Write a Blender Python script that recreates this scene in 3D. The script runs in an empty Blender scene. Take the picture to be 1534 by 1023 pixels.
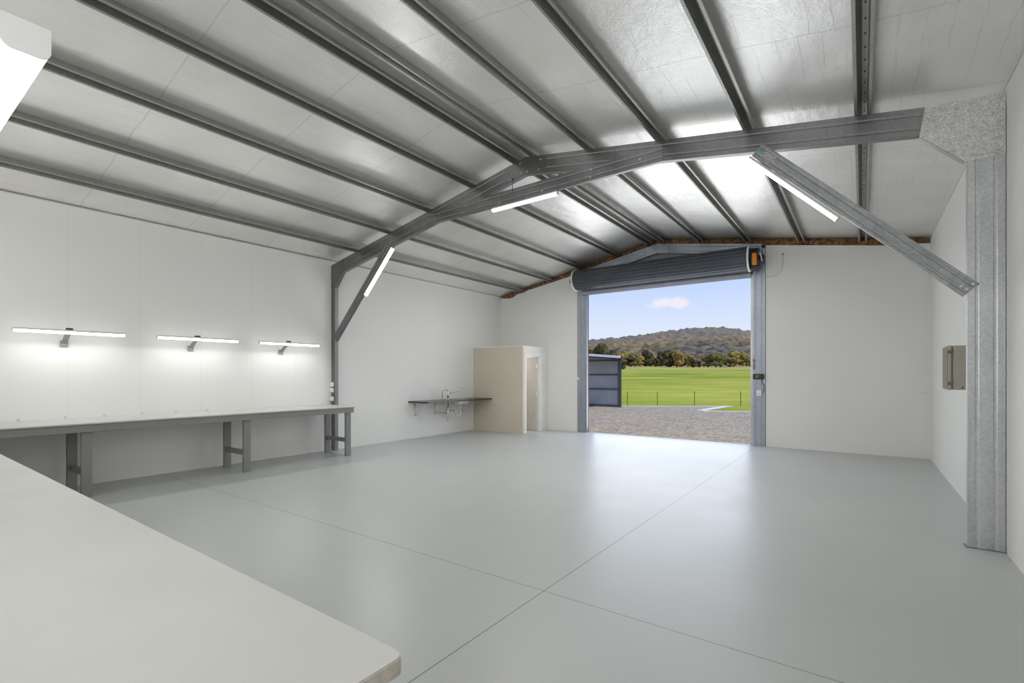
import bpy, bmesh, math, random
from mathutils import Vector, Matrix, noise
random.seed(7)
sc = bpy.context.scene
C = bpy.context.collection
PI = math.pi

# ------------------------------------------------------------------ helpers
def link(name, me, mat=None, parent=None, smooth=False):
    o = bpy.data.objects.new(name, me)
    C.objects.link(o)
    if mat is not None:
        me.materials.append(mat)
    if parent is not None:
        o.parent = parent
        o.matrix_parent_inverse = parent.matrix_world.inverted()
    if smooth:
        for p in me.polygons:
            p.use_smooth = True
    return o

def empty(name, loc=(0, 0, 0)):
    o = bpy.data.objects.new(name, None)
    C.objects.link(o)
    o.location = loc
    o.empty_display_size = 0.1
    bpy.context.view_layer.update()
    return o

def tag(o, label=None, cat=None, group=None, kind=None):
    if label: o['label'] = label
    if cat: o['category'] = cat
    if group: o['group'] = group
    if kind: o['kind'] = kind
    return o

class MB:
    def __init__(self):
        self.bm = bmesh.new()
    def face(self, pts):
        self.bm.faces.new([self.bm.verts.new(p) for p in pts])
        return self
    def box(self, x0, x1, y0, y1, z0, z1, bevel=0.0, seg=2):
        t = bmesh.new()
        r = bmesh.ops.create_cube(t, size=1)
        for v in t.verts:
            v.co = Vector(((x0+x1)/2+v.co.x*(x1-x0), (y0+y1)/2+v.co.y*(y1-y0), (z0+z1)/2+v.co.z*(z1-z0)))
        if bevel > 0:
            bmesh.ops.bevel(t, geom=list(t.edges), offset=bevel, segments=seg, affect='EDGES', profile=0.5)
        self.merge(t)
        return self
    def merge(self, t, M=None):
        if M is not None:
            t.transform(M)
        me = bpy.data.meshes.new('tmp')
        t.to_mesh(me); t.free()
        self.bm.from_mesh(me)
        bpy.data.meshes.remove(me)
    def prism(self, poly, A, B, U, V):
        """poly: closed list of (u,v); extruded from A to B; U,V the profile axes"""
        A = Vector(A); B = Vector(B); U = Vector(U); V = Vector(V)
        a = [self.bm.verts.new(A+U*u+V*v) for u, v in poly]
        b = [self.bm.verts.new(B+U*u+V*v) for u, v in poly]
        n = len(poly)
        for i in range(n):
            j = (i+1) % n
            self.bm.faces.new((a[i], a[j], b[j], b[i]))
        try:
            self.bm.faces.new(a[::-1]); self.bm.faces.new(b)
        except Exception:
            pass
        return self
    def tube(self, pts, r, seg=8, cap=True):
        pts = [Vector(p) for p in pts]
        rings = []
        prev = None
        for i, p in enumerate(pts):
            d = (pts[min(i+1, len(pts)-1)]-pts[max(i-1, 0)]).normalized()
            if prev is None:
                u = d.orthogonal().normalized()
            else:
                u = (prev-d*prev.dot(d)).normalized()
            prev = u
            v = d.cross(u)
            rr = r[i] if isinstance(r, (list, tuple)) else r
            rings.append([self.bm.verts.new(p+u*math.cos(2*PI*k/seg)*rr+v*math.sin(2*PI*k/seg)*rr) for k in range(seg)])
        for a, b in zip(rings, rings[1:]):
            for k in range(seg):
                self.bm.faces.new((a[k], a[(k+1) % seg], b[(k+1) % seg], b[k]))
        if cap:
            self.bm.faces.new(rings[0][::-1]); self.bm.faces.new(rings[-1])
        return self
    def bolt(self, p, n, r=0.014, h=0.012):
        """hexagon bolt head with washer"""
        p = Vector(p); n = Vector(n).normalized()
        self.tube([p, p+n*0.003], r*1.35, 14)
        self.tube([p+n*0.003, p+n*(0.003+h)], r, 6)
        self.tube([p+n*(0.003+h), p+n*(0.003+h*1.5)], r*0.5, 8)
        return self
    def build(self, name, mat, parent=None, smooth=False, norm=True):
        if norm:
            bmesh.ops.recalc_face_normals(self.bm, faces=self.bm.faces)
        me = bpy.data.meshes.new(name)
        self.bm.to_mesh(me); self.bm.free()
        return link(name, me, mat, parent, smooth)

def thick(path, t):
    """open polyline -> closed thin outline of thickness t (to the left side of travel)"""
    P = [Vector(p) for p in path]
    off = []
    for i, p in enumerate(P):
        ns = []
        if i > 0:
            d = (P[i]-P[i-1]).normalized(); ns.append(Vector((-d.y, d.x)))
        if i < len(P)-1:
            d = (P[i+1]-P[i]).normalized(); ns.append(Vector((-d.y, d.x)))
        m = sum(ns, Vector((0, 0)))
        m.normalize()
        k = t/max(0.35, m.dot(ns[0]))
        off.append(p+m*k)
    return [tuple(p) for p in P]+[tuple(p) for p in reversed(off)]

def cee(depth, flange, lip=0.018, t=0.003, ribs=True):
    """C section outline: web along v (0..depth) at u=0, flanges toward +u"""
    d = depth
    web = [(0, 0)]
    if ribs:
        for c in (0.26*d, 0.74*d):
            web += [(0, c-0.014), (0.0035, c-0.007), (0.0035, c+0.007), (0, c+0.014)]
    web += [(0, d)]
    path = [(flange, lip), (flange, 0)]+web+[(flange, d), (flange, d-lip)]
    return thick(path, -t)

# ------------------------------------------------------------------ materials
def new_mat(name):
    m = bpy.data.materials.new(name); m.use_nodes = True
    nt = m.node_tree
    b = nt.nodes['Principled BSDF']
    return m, nt, b

def N(nt, t, **k):
    n = nt.nodes.new(t)
    for a, v in k.items():
        if a in n.inputs.keys():
            n.inputs[a].default_value = v
        else:
            setattr(n, a, v)
    return n

def coords(nt, scale=(1, 1, 1), obj=True):
    tc = N(nt, 'ShaderNodeTexCoord'); mp = N(nt, 'ShaderNodeMapping')
    mp.inputs['Scale'].default_value = scale
    nt.links.new(tc.outputs['Object'], mp.inputs['Vector'])
    return mp.outputs['Vector']

def noisy(name, c1, c2, scale=3.0, rough=0.6, metal=0.0, bump=0.0, bscale=None, detail=4, stretch=(1, 1, 1), rvar=0.0, spec=0.5, bdist=0.01):
    m, nt, b = new_mat(name)
    v = coords(nt, stretch)
    n = N(nt, 'ShaderNodeTexNoise'); n.inputs['Scale'].default_value = scale; n.inputs['Detail'].default_value = detail
    nt.links.new(v, n.inputs['Vector'])
    r = N(nt, 'ShaderNodeValToRGB')
    r.color_ramp.elements[0].position = 0.35; r.color_ramp.elements[1].position = 0.65
    r.color_ramp.elements[0].color = (*c1, 1); r.color_ramp.elements[1].color = (*c2, 1)
    nt.links.new(n.outputs['Fac'], r.inputs['Fac'])
    nt.links.new(r.outputs['Color'], b.inputs['Base Color'])
    b.inputs['Roughness'].default_value = rough
    b.inputs['Metallic'].default_value = metal
    b.inputs['Specular IOR Level'].default_value = spec
    if rvar > 0:
        mr = N(nt, 'ShaderNodeMapRange')
        mr.inputs['To Min'].default_value = rough-rvar; mr.inputs['To Max'].default_value = rough+rvar
        nt.links.new(n.outputs['Fac'], mr.inputs['Value'])
        nt.links.new(mr.outputs['Result'], b.inputs['Roughness'])
    if bump > 0:
        n2 = N(nt, 'ShaderNodeTexNoise'); n2.inputs['Scale'].default_value = bscale or scale*8; n2.inputs['Detail'].default_value = 5
        nt.links.new(v, n2.inputs['Vector'])
        bp = N(nt, 'ShaderNodeBump'); bp.inputs['Strength'].default_value = bump; bp.inputs['Distance'].default_value = bdist
        nt.links.new(n2.outputs['Fac'], bp.inputs['Height'])
        nt.links.new(bp.outputs['Normal'], b.inputs['Normal'])
    return m

def flat(name, c, rough=0.5, metal=0.0, spec=0.5):
    return noisy(name, tuple(x*0.96 for x in c), tuple(min(1, x*1.03) for x in c), 5.0, rough, metal, spec=spec)

def emis(name, c, s):
    m, nt, b = new_mat(name)
    b.inputs['Base Color'].default_value = (0.9, 0.9, 0.9, 1)
    b.inputs['Emission Color'].default_value = (*c, 1)
    b.inputs['Emission Strength'].default_value = s
    return m

def spangle(name, lo, hi, vs=45, rough=0.4, metal=0.9):
    """galvanised zinc with crystalline flakes"""
    m, nt, b = new_mat(name)
    v = coords(nt)
    vo = N(nt, 'ShaderNodeTexVoronoi'); vo.inputs['Scale'].default_value = vs
    no = N(nt, 'ShaderNodeTexNoise'); no.inputs['Scale'].default_value = 2.5; no.inputs['Detail'].default_value = 5
    nt.links.new(v, vo.inputs['Vector']); nt.links.new(v, no.inputs['Vector'])
    sep = N(nt, 'ShaderNodeSeparateColor')
    nt.links.new(vo.outputs['Color'], sep.inputs['Color'])
    mx = N(nt, 'ShaderNodeMath', operation='MULTIPLY_ADD')
    mx.inputs[1].default_value = 0.6
    nt.links.new(sep.outputs['Red'], mx.inputs[0])
    m2 = N(nt, 'ShaderNodeMath', operation='MULTIPLY'); m2.inputs[1].default_value = 0.5
    nt.links.new(no.outputs['Fac'], m2.inputs[0])
    nt.links.new(m2.outputs[0], mx.inputs[2])
    r = N(nt, 'ShaderNodeValToRGB')
    r.color_ramp.elements[0].position = 0.12; r.color_ramp.elements[1].position = 0.85
    r.color_ramp.elements[0].color = (*lo, 1); r.color_ramp.elements[1].color = (*hi, 1)
    nt.links.new(mx.outputs[0], r.inputs['Fac'])
    nt.links.new(r.outputs['Color'], b.inputs['Base Color'])
    b.inputs['Metallic'].default_value = metal
    mr = N(nt, 'ShaderNodeMapRange'); mr.inputs['To Min'].default_value = rough-0.08; mr.inputs['To Max'].default_value = rough+0.12
    nt.links.new(sep.outputs['Green'], mr.inputs['Value']); nt.links.new(mr.outputs['Result'], b.inputs['Roughness'])
    return m

def steel(name, lo, hi, vs, rough, metal):
    """rolled galvanised sheet: faint spangle plus long streaks"""
    m, nt, b = new_mat(name)
    v = coords(nt)
    vo = N(nt, 'ShaderNodeTexVoronoi'); vo.inputs['Scale'].default_value = vs; nt.links.new(v, vo.inputs['Vector'])
    sep = N(nt, 'ShaderNodeSeparateColor'); nt.links.new(vo.outputs['Color'], sep.inputs['Color'])
    mp = N(nt, 'ShaderNodeMapping'); mp.inputs['Scale'].default_value = (14, 14, 0.9); nt.links.new(v, mp.inputs['Vector'])
    no = N(nt, 'ShaderNodeTexNoise'); no.inputs['Scale'].default_value = 1.0; no.inputs['Detail'].default_value = 5; nt.links.new(mp.outputs['Vector'], no.inputs['Vector'])
    n2 = N(nt, 'ShaderNodeTexNoise'); n2.inputs['Scale'].default_value = 2.2; n2.inputs['Detail'].default_value = 5; nt.links.new(v, n2.inputs['Vector'])
    a = N(nt, 'ShaderNodeMath', operation='MULTIPLY'); a.inputs[1].default_value = 0.22; nt.links.new(sep.outputs['Red'], a.inputs[0])
    c = N(nt, 'ShaderNodeMath', operation='MULTIPLY_ADD'); c.inputs[1].default_value = 0.55; nt.links.new(no.outputs['Fac'], c.inputs[0]); nt.links.new(a.outputs[0], c.inputs[2])
    d = N(nt, 'ShaderNodeMath', operation='MULTIPLY_ADD'); d.inputs[1].default_value = 0.45; nt.links.new(n2.outputs['Fac'], d.inputs[0]); nt.links.new(c.outputs[0], d.inputs[2])
    r = N(nt, 'ShaderNodeValToRGB'); r.color_ramp.elements[0].position = 0.35; r.color_ramp.elements[1].position = 0.85
    r.color_ramp.elements[0].color = (*lo, 1); r.color_ramp.elements[1].color = (*hi, 1)
    nt.links.new(d.outputs[0], r.inputs['Fac']); nt.links.new(r.outputs['Color'], b.inputs['Base Color'])
    b.inputs['Metallic'].default_value = metal
    mr = N(nt, 'ShaderNodeMapRange'); mr.inputs['To Min'].default_value = rough-0.04; mr.inputs['To Max'].default_value = rough+0.08
    nt.links.new(no.outputs['Fac'], mr.inputs['Value']); nt.links.new(mr.outputs['Result'], b.inputs['Roughness'])
    return m

# wall paint with faint vertical panel joints (period along y) -- left wall only
def wall_mat(name, c, joint=None, axis='Y', phase=0.0):
    m, nt, b = new_mat(name)
    v = coords(nt)
    n = N(nt, 'ShaderNodeTexNoise'); n.inputs['Scale'].default_value = 0.6; n.inputs['Detail'].default_value = 3
    nt.links.new(v, n.inputs['Vector'])
    r = N(nt, 'ShaderNodeValToRGB')
    r.color_ramp.elements[0].position = 0.3; r.color_ramp.elements[1].position = 0.7
    r.color_ramp.elements[0].color = (*[x*0.96 for x in c], 1); r.color_ramp.elements[1].color = (*c, 1)
    nt.links.new(n.outputs['Fac'], r.inputs['Fac'])
    out = r.outputs['Color']
    if joint:
        sp = N(nt, 'ShaderNodeSeparateXYZ'); nt.links.new(v, sp.inputs[0])
        a = N(nt, 'ShaderNodeMath', operation='ADD'); a.inputs[1].default_value = phase+100*joint
        nt.links.new(sp.outputs[axis], a.inputs[0])
        md = N(nt, 'ShaderNodeMath', operation='MODULO'); md.inputs[1].default_value = joint
        nt.links.new(a.outputs[0], md.inputs[0])
        lt = N(nt, 'ShaderNodeMath', operation='LESS_THAN'); lt.inputs[1].default_value = 0.005
        nt.links.new(md.outputs[0], lt.inputs[0])
        lim = N(nt, 'ShaderNodeMath', operation='LESS_THAN'); lim.inputs[1].default_value = 5.73
        nt.links.new(sp.outputs[axis], lim.inputs[0])
        lt2 = N(nt, 'ShaderNodeMath', operation='MULTIPLY'); nt.links.new(lt.outputs[0], lt2.inputs[0]); nt.links.new(lim.outputs[0], lt2.inputs[1]); lt = lt2
        mix = N(nt, 'ShaderNodeMix', data_type='RGBA')
        nt.links.new(lt.outputs[0], mix.inputs[0])
        nt.links.new(out, mix.inputs[6]); mix.inputs[7].default_value = (*[x*0.86 for x in c], 1)
        out = mix.outputs[2]
    nt.links.new(out, b.inputs['Base Color'])
    b.inputs['Roughness'].default_value = 0.55
    b.inputs['Specular IOR Level'].default_value = 0.3
    n2 = N(nt, 'ShaderNodeTexNoise'); n2.inputs['Scale'].default_value = 90; n2.inputs['Detail'].default_value = 3
    nt.links.new(v, n2.inputs['Vector'])
    bp = N(nt, 'ShaderNodeBump'); bp.inputs['Strength'].default_value = 0.05; bp.inputs['Distance'].default_value = 0.003
    nt.links.new(n2.outputs['Fac'], bp.inputs['Height']); nt.links.new(bp.outputs['Normal'], b.inputs['Normal'])
    return m

def floor_mat():
    m, nt, b = new_mat('painted_concrete')
    v = coords(nt)
    n = N(nt, 'ShaderNodeTexNoise'); n.inputs['Scale'].default_value = 0.55; n.inputs['Detail'].default_value = 7; n.inputs['Roughness'].default_value = 0.6
    nt.links.new(v, n.inputs['Vector'])
    r = N(nt, 'ShaderNodeValToRGB')
    r.color_ramp.elements[0].position = 0.3; r.color_ramp.elements[1].position = 0.7
    r.color_ramp.elements[0].color = (0.455, 0.47, 0.46, 1); r.color_ramp.elements[1].color = (0.495, 0.508, 0.495, 1)
    nt.links.new(n.outputs['Fac'], r.inputs['Fac'])
    out = r.outputs['Color']
    sp = N(nt, 'ShaderNodeSeparateXYZ'); nt.links.new(v, sp.inputs[0])
    for ax, pos, w, f in (('X', -1.789, 0.0045, 0.42), ('Y', 2.857, 0.0045, 0.5), ('Y', 5.97, 0.004, 0.78), ('X', -5.4, 0.004, 0.97)):
        a = N(nt, 'ShaderNodeMath', operation='SUBTRACT'); a.inputs[1].default_value = pos
        nt.links.new(sp.outputs[ax], a.inputs[0])
        ab = N(nt, 'ShaderNodeMath', operation='ABSOLUTE'); nt.links.new(a.outputs[0], ab.inputs[0])
        lt = N(nt, 'ShaderNodeMath', operation='LESS_THAN'); lt.inputs[1].default_value = w
        nt.links.new(ab.outputs[0], lt.inputs[0])
        mix = N(nt, 'ShaderNodeMix', data_type='RGBA')
        nt.links.new(lt.outputs[0], mix.inputs[0]); nt.links.new(out, mix.inputs[6])
        mix.inputs[7].default_value = (0.50*f, 0.51*f, 0.50*f, 1)
        out = mix.outputs[2]
    nt.links.new(out, b.inputs['Base Color'])
    n3 = N(nt, 'ShaderNodeTexNoise'); n3.inputs['Scale'].default_value = 1.3; n3.inputs['Detail'].default_value = 6
    nt.links.new(v, n3.inputs['Vector'])
    mr = N(nt, 'ShaderNodeMapRange'); mr.inputs['To Min'].default_value = 0.30; mr.inputs['To Max'].default_value = 0.42
    nt.links.new(n3.outputs['Fac'], mr.inputs['Value']); nt.links.new(mr.outputs['Result'], b.inputs['Roughness'])
    n2 = N(nt, 'ShaderNodeTexNoise'); n2.inputs['Scale'].default_value = 30; n2.inputs['Detail'].default_value = 6
    nt.links.new(v, n2.inputs['Vector'])
    bp = N(nt, 'ShaderNodeBump'); bp.inputs['Strength'].default_value = 0.12; bp.inputs['Distance'].default_value = 0.004
    nt.links.new(n2.outputs['Fac'], bp.inputs['Height']); nt.links.new(bp.outputs['Normal'], b.inputs['Normal'])
    b.inputs['Specular IOR Level'].default_value = 0.55
    return m

def foil_mat():
    """silver insulation foil: woven grain, fold creases running with the purlins, taped seams across"""
    m, nt, b = new_mat('foil')
    v = coords(nt)
    b.inputs['Metallic'].default_value = 0.78
    sp = N(nt, 'ShaderNodeSeparateXYZ'); nt.links.new(v, sp.inputs[0])
    # creases: cellular bricks, long in y
    wob = N(nt, 'ShaderNodeTexNoise'); wob.inputs['Scale'].default_value = 2.2; wob.inputs['Detail'].default_value = 3
    nt.links.new(v, wob.inputs['Vector'])
    def mth(op, a=None, bb=None, c=None):
        n = N(nt, 'ShaderNodeMath', operation=op)
        for i, x in enumerate((a, bb, c)):
            if x is None: continue
            if isinstance(x, (int, float)): n.inputs[i].default_value = x
            else: nt.links.new(x, n.inputs[i])
        return n.outputs[0]
    wv = mth('MULTIPLY', mth('SUBTRACT', wob.outputs['Fac'], 0.5), 0.07)
    yy = mth('ADD', sp.outputs['Y'], wv)
    # seam every 1.25 m in y
    ys = mth('MODULO', mth('ADD', yy, 100*1.25+0.60), 1.25)
    row = mth('FLOOR', mth('DIVIDE', mth('ADD', yy, 100*1.25+0.60), 1.25))
    seam = mth('LESS_THAN', ys, 0.012)
    # creases in x : spacing 0.155, shifted per row, weakened by noise
    xs = mth('ADD', mth('ADD', sp.outputs['X'], wv), mth('MULTIPLY', row, 0.083))
    xm = mth('MODULO', mth('ADD', xs, 50*0.158), 0.158)
    cre = mth('LESS_THAN', xm, 0.004)
    msk = N(nt, 'ShaderNodeTexNoise'); msk.inputs['Scale'].default_value = 1.6; msk.inputs['Detail'].default_value = 2
    mp2 = N(nt, 'ShaderNodeMapping'); mp2.inputs['Scale'].default_value = (3.0, 0.8, 1); nt.links.new(v, mp2.inputs['Vector'])
    nt.links.new(mp2.outputs['Vector'], msk.inputs['Vector'])
    mk = N(nt, 'ShaderNodeMapRange'); mk.inputs['From Min'].default_value = 0.42; mk.inputs['From Max'].default_value = 0.6
    nt.links.new(msk.outputs['Fac'], mk.inputs['Value'])
    cre = mth('MULTIPLY', cre, mk.outputs['Result'])
    line = mth('MINIMUM', mth('ADD', mth('MULTIPLY', seam, 0.30), mth('MULTIPLY', cre, 0.42)), 1.0)
    # base colour
    n = N(nt, 'ShaderNodeTexNoise'); n.inputs['Scale'].default_value = 1.4; n.inputs['Detail'].default_value = 4
    nt.links.new(v, n.inputs['Vector'])
    r = N(nt, 'ShaderNodeValToRGB')
    r.color_ramp.elements[0].position = 0.3; r.color_ramp.elements[1].position = 0.7
    r.color_ramp.elements[0].color = (0.83, 0.822, 0.80, 1); r.color_ramp.elements[1].color = (0.93, 0.922, 0.90, 1)
    nt.links.new(n.outputs['Fac'], r.inputs['Fac'])
    mix = N(nt, 'ShaderNodeMix', data_type='RGBA')
    nt.links.new(line, mix.inputs[0]); nt.links.new(r.outputs['Color'], mix.inputs[6]); mix.inputs[7].default_value = (0.42, 0.41, 0.39, 1)
    nt.links.new(mix.outputs[2], b.inputs['Base Color'])
    # bump : weave + crinkle + big folds
    w1 = N(nt, 'ShaderNodeTexNoise'); w1.inputs['Scale'].default_value = 1.0; w1.inputs['Detail'].default_value = 3
    mp3 = N(nt, 'ShaderNodeMapping'); mp3.inputs['Scale'].default_value = (60, 110, 1); nt.links.new(v, mp3.inputs['Vector'])
    nt.links.new(mp3.outputs['Vector'], w1.inputs['Vector'])
    w2 = N(nt, 'ShaderNodeTexNoise'); w2.inputs['Scale'].default_value = 1.0; w2.inputs['Detail'].default_value = 5; w2.inputs['Roughness'].default_value = 0.6
    mp4 = N(nt, 'ShaderNodeMapping'); mp4.inputs['Scale'].default_value = (9, 5, 1); nt.links.new(v, mp4.inputs['Vector'])
    nt.links.new(mp4.outputs['Vector'], w2.inputs['Vector'])
    h = mth('ADD', mth('MULTIPLY', w1.outputs['Fac'], 0.0035), mth('MULTIPLY', w2.outputs['Fac'], 0.012))
    # every strip between two creases lies a little differently
    h = mth('SUBTRACT', h, mth('MULTIPLY', line, 0.004))
    bp = N(nt, 'ShaderNodeBump'); bp.inputs['Strength'].default_value = 0.55; bp.inputs['Distance'].default_value = 1.0
    nt.links.new(h, bp.inputs['Height']); nt.links.new(bp.outputs['Normal'], b.inputs['Normal'])
    b.inputs['Roughness'].default_value = 0.37
    return m

M = {}
WALLC = (0.80, 0.795, 0.77)
M['wall_left'] = wall_mat('wall_left', WALLC, 0.80, 'Y', -1.78)
M['wall'] = wall_mat('wall', WALLC)
M['floor'] = floor_mat()
M['foil'] = foil_mat()
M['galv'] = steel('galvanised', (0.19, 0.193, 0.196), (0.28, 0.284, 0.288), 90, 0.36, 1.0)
M['galv_plate'] = spangle('galvanised_plate', (0.40, 0.40, 0.405), (0.76, 0.76, 0.76), 95, 0.40, 0.8)
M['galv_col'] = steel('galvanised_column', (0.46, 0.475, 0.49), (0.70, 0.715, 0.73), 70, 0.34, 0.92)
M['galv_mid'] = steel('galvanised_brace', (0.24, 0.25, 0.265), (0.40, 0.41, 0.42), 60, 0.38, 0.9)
M['purlin'] = steel('purlin_steel', (0.33, 0.335, 0.315), (0.42, 0.425, 0.40), 60, 0.42, 0.95)
M['bolt'] = flat('bolt_zinc', (0.62, 0.61, 0.58), 0.35, 0.9)
M['dark_hole'] = flat('dark_hole', (0.03, 0.03, 0.03), 0.8)
M['white'] = flat('white_plastic', (0.82, 0.82, 0.80), 0.4)
M['housing'] = flat('light_housing', (0.62, 0.62, 0.60), 0.4)
M['capgrey'] = flat('end_cap_plastic', (0.66, 0.66, 0.65), 0.45)
M['armgrey'] = flat('arm_grey', (0.30, 0.30, 0.29), 0.45, 0.3)
M['tube'] = emis('lit_tube', (1, 1, 1), 5.0)
M['black'] = flat('black_plastic', (0.02, 0.02, 0.022), 0.4)
M['bench_grey'] = noisy('bench_grey_paint', (0.215, 0.22, 0.205), (0.235, 0.24, 0.222), 4, 0.5, bump=0.05, bscale=60)
M['bench_top'] = noisy('bench_top_board', (0.50, 0.50, 0.48), (0.54, 0.535, 0.51), 1.5, 0.45, bump=0.03, bscale=150)
M['board_edge'] = noisy('board_edge', (0.50, 0.46, 0.39), (0.60, 0.56, 0.49), 60, 0.7)
M['beige'] = noisy('beige_wall_shaded', (0.60, 0.54, 0.44), (0.64, 0.58, 0.48), 0.8, 0.55)  # beige paint, with the less lit front face's shade darkened into it
M['cream'] = flat('cream_paint', (0.80, 0.78, 0.73), 0.45)
M['gloss_white'] = flat('architrave_white', (0.86, 0.85, 0.82), 0.3)
M['doorleaf'] = flat('door_leaf', (0.60, 0.57, 0.54), 0.4)
M['worktop'] = noisy('dark_worktop', (0.025, 0.022, 0.02), (0.05, 0.045, 0.04), 30, 0.25)
M['chrome'] = flat('chrome', (0.75, 0.75, 0.75), 0.15, 1.0)
M['stainless'] = flat('stainless', (0.74, 0.74, 0.72), 0.32, 0.7)
M['box'] = noisy('beige_enclosure', (0.38, 0.355, 0.285), (0.42, 0.395, 0.32), 6, 0.45)
M['boxdark'] = flat('enclosure_seal', (0.16, 0.15, 0.11), 0.5)
M['roller'] = noisy('roller_blue_grey', (0.060, 0.066, 0.082), (0.075, 0.082, 0.10), 2, 0.38, 0.2)
M['rail'] = noisy('bottom_rail', (0.34, 0.36, 0.41), (0.40, 0.42, 0.47), 2, 0.4, 0.4)
M['orange'] = flat('orange_plastic', (0.75, 0.25, 0.02), 0.45)
M['post'] = steel('door_post_steel', (0.30, 0.33, 0.38), (0.40, 0.43, 0.48), 30, 0.40, 0.9)
M['red_trim'] = flat('red_primer', (0.32, 0.13, 0.12), 0.6)
M['timber'] = noisy('raw_timber', (0.30, 0.20, 0.11), (0.42, 0.30, 0.18), 8, 0.7)
M['green_print'] = flat('green_print', (0.10, 0.42, 0.22), 0.5)
M['white_print'] = flat('white_print', (0.62, 0.62, 0.60), 0.5)
M['batt'] = noisy('glasswool_batt', (0.07, 0.03, 0.015), (0.30, 0.15, 0.065), 14, 0.95, bump=0.8, bscale=40)
M['shed_wall'] = noisy('shed_sheet', (0.33, 0.335, 0.35), (0.39, 0.395, 0.41), 1.5, 0.6, 0.05)
M['shed_frame'] = flat('shed_frame', (0.07, 0.08, 0.09), 0.5, 0.3)
M['shed_fascia'] = flat('shed_fascia', (0.90, 0.91, 0.91), 0.4)
M['concrete'] = noisy('concrete_strip', (0.62, 0.60, 0.55), (0.74, 0.72, 0.68), 6, 0.8)
M['gravel'] = None
M['post_dark'] = flat('fence_post', (0.11, 0.14, 0.07), 0.7)
M['bark'] = noisy('bark', (0.10, 0.08, 0.06), (0.20, 0.17, 0.13), 10, 0.9)

# ------------------------------------------------------------------ room numbers
XL, XR = -8.571, 0.983
YN, YB = -0.12, 11.3035
RX = -3.90                       # ridge
def zr(x):                       # top of rafters = underside of purlins
    return 4.605-0.200*(RX-x) if x < RX else 4.605-0.159*(x-RX)
def zf(x):
    return zr(x)+0.10
YF = 5.73                        # face of the portal frame

# ------------------------------------------------------------------ room shell
def struct(o):
    o['kind'] = 'structure'
    return o

mb = MB(); mb.box(XL-0.25, XR+0.25, YN-0.2, YB+0.14, -0.15, 0.0)
struct(mb.build('floor', M['floor']))
mb = MB()
mb.box(XL-0.12, XL, YN-0.12, YB+0.12, 0, zf(XL)-0.012)
struct(mb.build('wall_left', M['wall_left']))
mb = MB(); mb.box(XR, XR+0.12, YN-0.12, YB+0.12, 0, zf(XR)-0.012)
struct(mb.build('wall_right', M['wall']))
mb = MB()
mb.prism([(XL, 0), (XR, 0), (XR, zf(XR)-0.012), (RX, zf(RX)-0.012), (XL, zf(XL)-0.012)], (0, YN, 0), (0, YN-0.12, 0), (1, 0, 0), (0, 0, 1))
struct(mb.build('wall_near', M['wall']))
# back wall lining : two panels either side of the roller door opening
OPL, OPR = -6.045, -1.632
mb = MB()
mb.prism([(XL, 0), (OPL, 0), (OPL, zr(OPL)-0.045), (XL, zr(XL)+0.03)], (0, YB, 0), (0, YB+0.09, 0), (1, 0, 0), (0, 0, 1))
mb.prism([(OPR, 0), (XR, 0), (XR, zr(XR)+0.0), (0.35, zr(0.35)-0.045), (OPR, zr(OPR)-0.045)], (0, YB, 0), (0, YB+0.09, 0), (1, 0, 0), (0, 0, 1))
struct(mb.build('wall_back', M['wall']))
# outer cladding of the gable, above door head and behind the lining
mb = MB()
HEAD = 3.62
mb.prism([(XL-0.12, -0.1), (-5.80, -0.1), (-5.80, HEAD), (-1.90, HEAD), (-1.90, -0.1), (XR+0.12, -0.1), (XR+0.12, zf(XR+0.12)), (RX, zf(RX)), (XL-0.12, zf(XL-0.12))],
         (0, YB+0.10, 0), (0, YB+0.14, 0), (1, 0, 0), (0, 0, 1))
struct(mb.build('wall_outer', M['shed_wall']))
# thin light grey strip where left wall meets roof
mb = MB(); mb.prism([(XL, zf(XL)-0.024), (XL+0.012, zf(XL)-0.024), (XL+0.012, zf(XL)-0.012), (XL, zf(XL)-0.012)], (0, YN, 0), (0, YF, 0), (1, 0, 0), (0, 0, 1))
struct(mb.build('trim_1', M['housing']))

# foil ceiling : fine grid, pressed flat on each purlin and slack between
PX = [-7.75, -6.81, -5.83, -4.88, -4.055, -3.765, -2.90, -1.95, -0.985, 0.005]
def foil_z(x, y):
    base = zf(x)
    d = min(abs(x-p) for p in PX+[XL, XR])
    s = min(1.0, d/0.22); s = s*s*(3-2*s)
    dy = abs(y-YF)
    n = noise.noise(Vector((x*0.9, y*0.55, 3.1)))*0.011+noise.noise(Vector((x*2.6, y*1.3, 7.7)))*0.004
    pil = -0.014*s*(0.5+0.5*math.cos(2*PI*(y-5.75)/1.25*0.5))
    return base+s*(0.004+n)+pil*0.6
mb = MB()
nx, ny = 330, 190
x0, x1, y0, y1 = XL-0.1, XR+0.1, YN-0.1, YB+0.13
vs = []
xsamp = [x0+(x1-x0)*i/nx for i in range(nx+1)]
k = min(range(nx+1), key=lambda i: abs(xsamp[i]-RX)); xsamp[k] = RX
for i in range(nx+1):
    vs.append([mb.bm.verts.new((xsamp[i], y0+(y1-y0)*j/ny, foil_z(xsamp[i], y0+(y1-y0)*j/ny))) for j in range(ny+1)])
for i in range(nx):
    for j in range(ny):
        mb.bm.faces.new((vs[i][j], vs[i][j+1], vs[i+1][j+1], vs[i+1][j]))
struct(mb.build('ceiling', M['foil'], smooth=True, norm=False))
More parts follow.
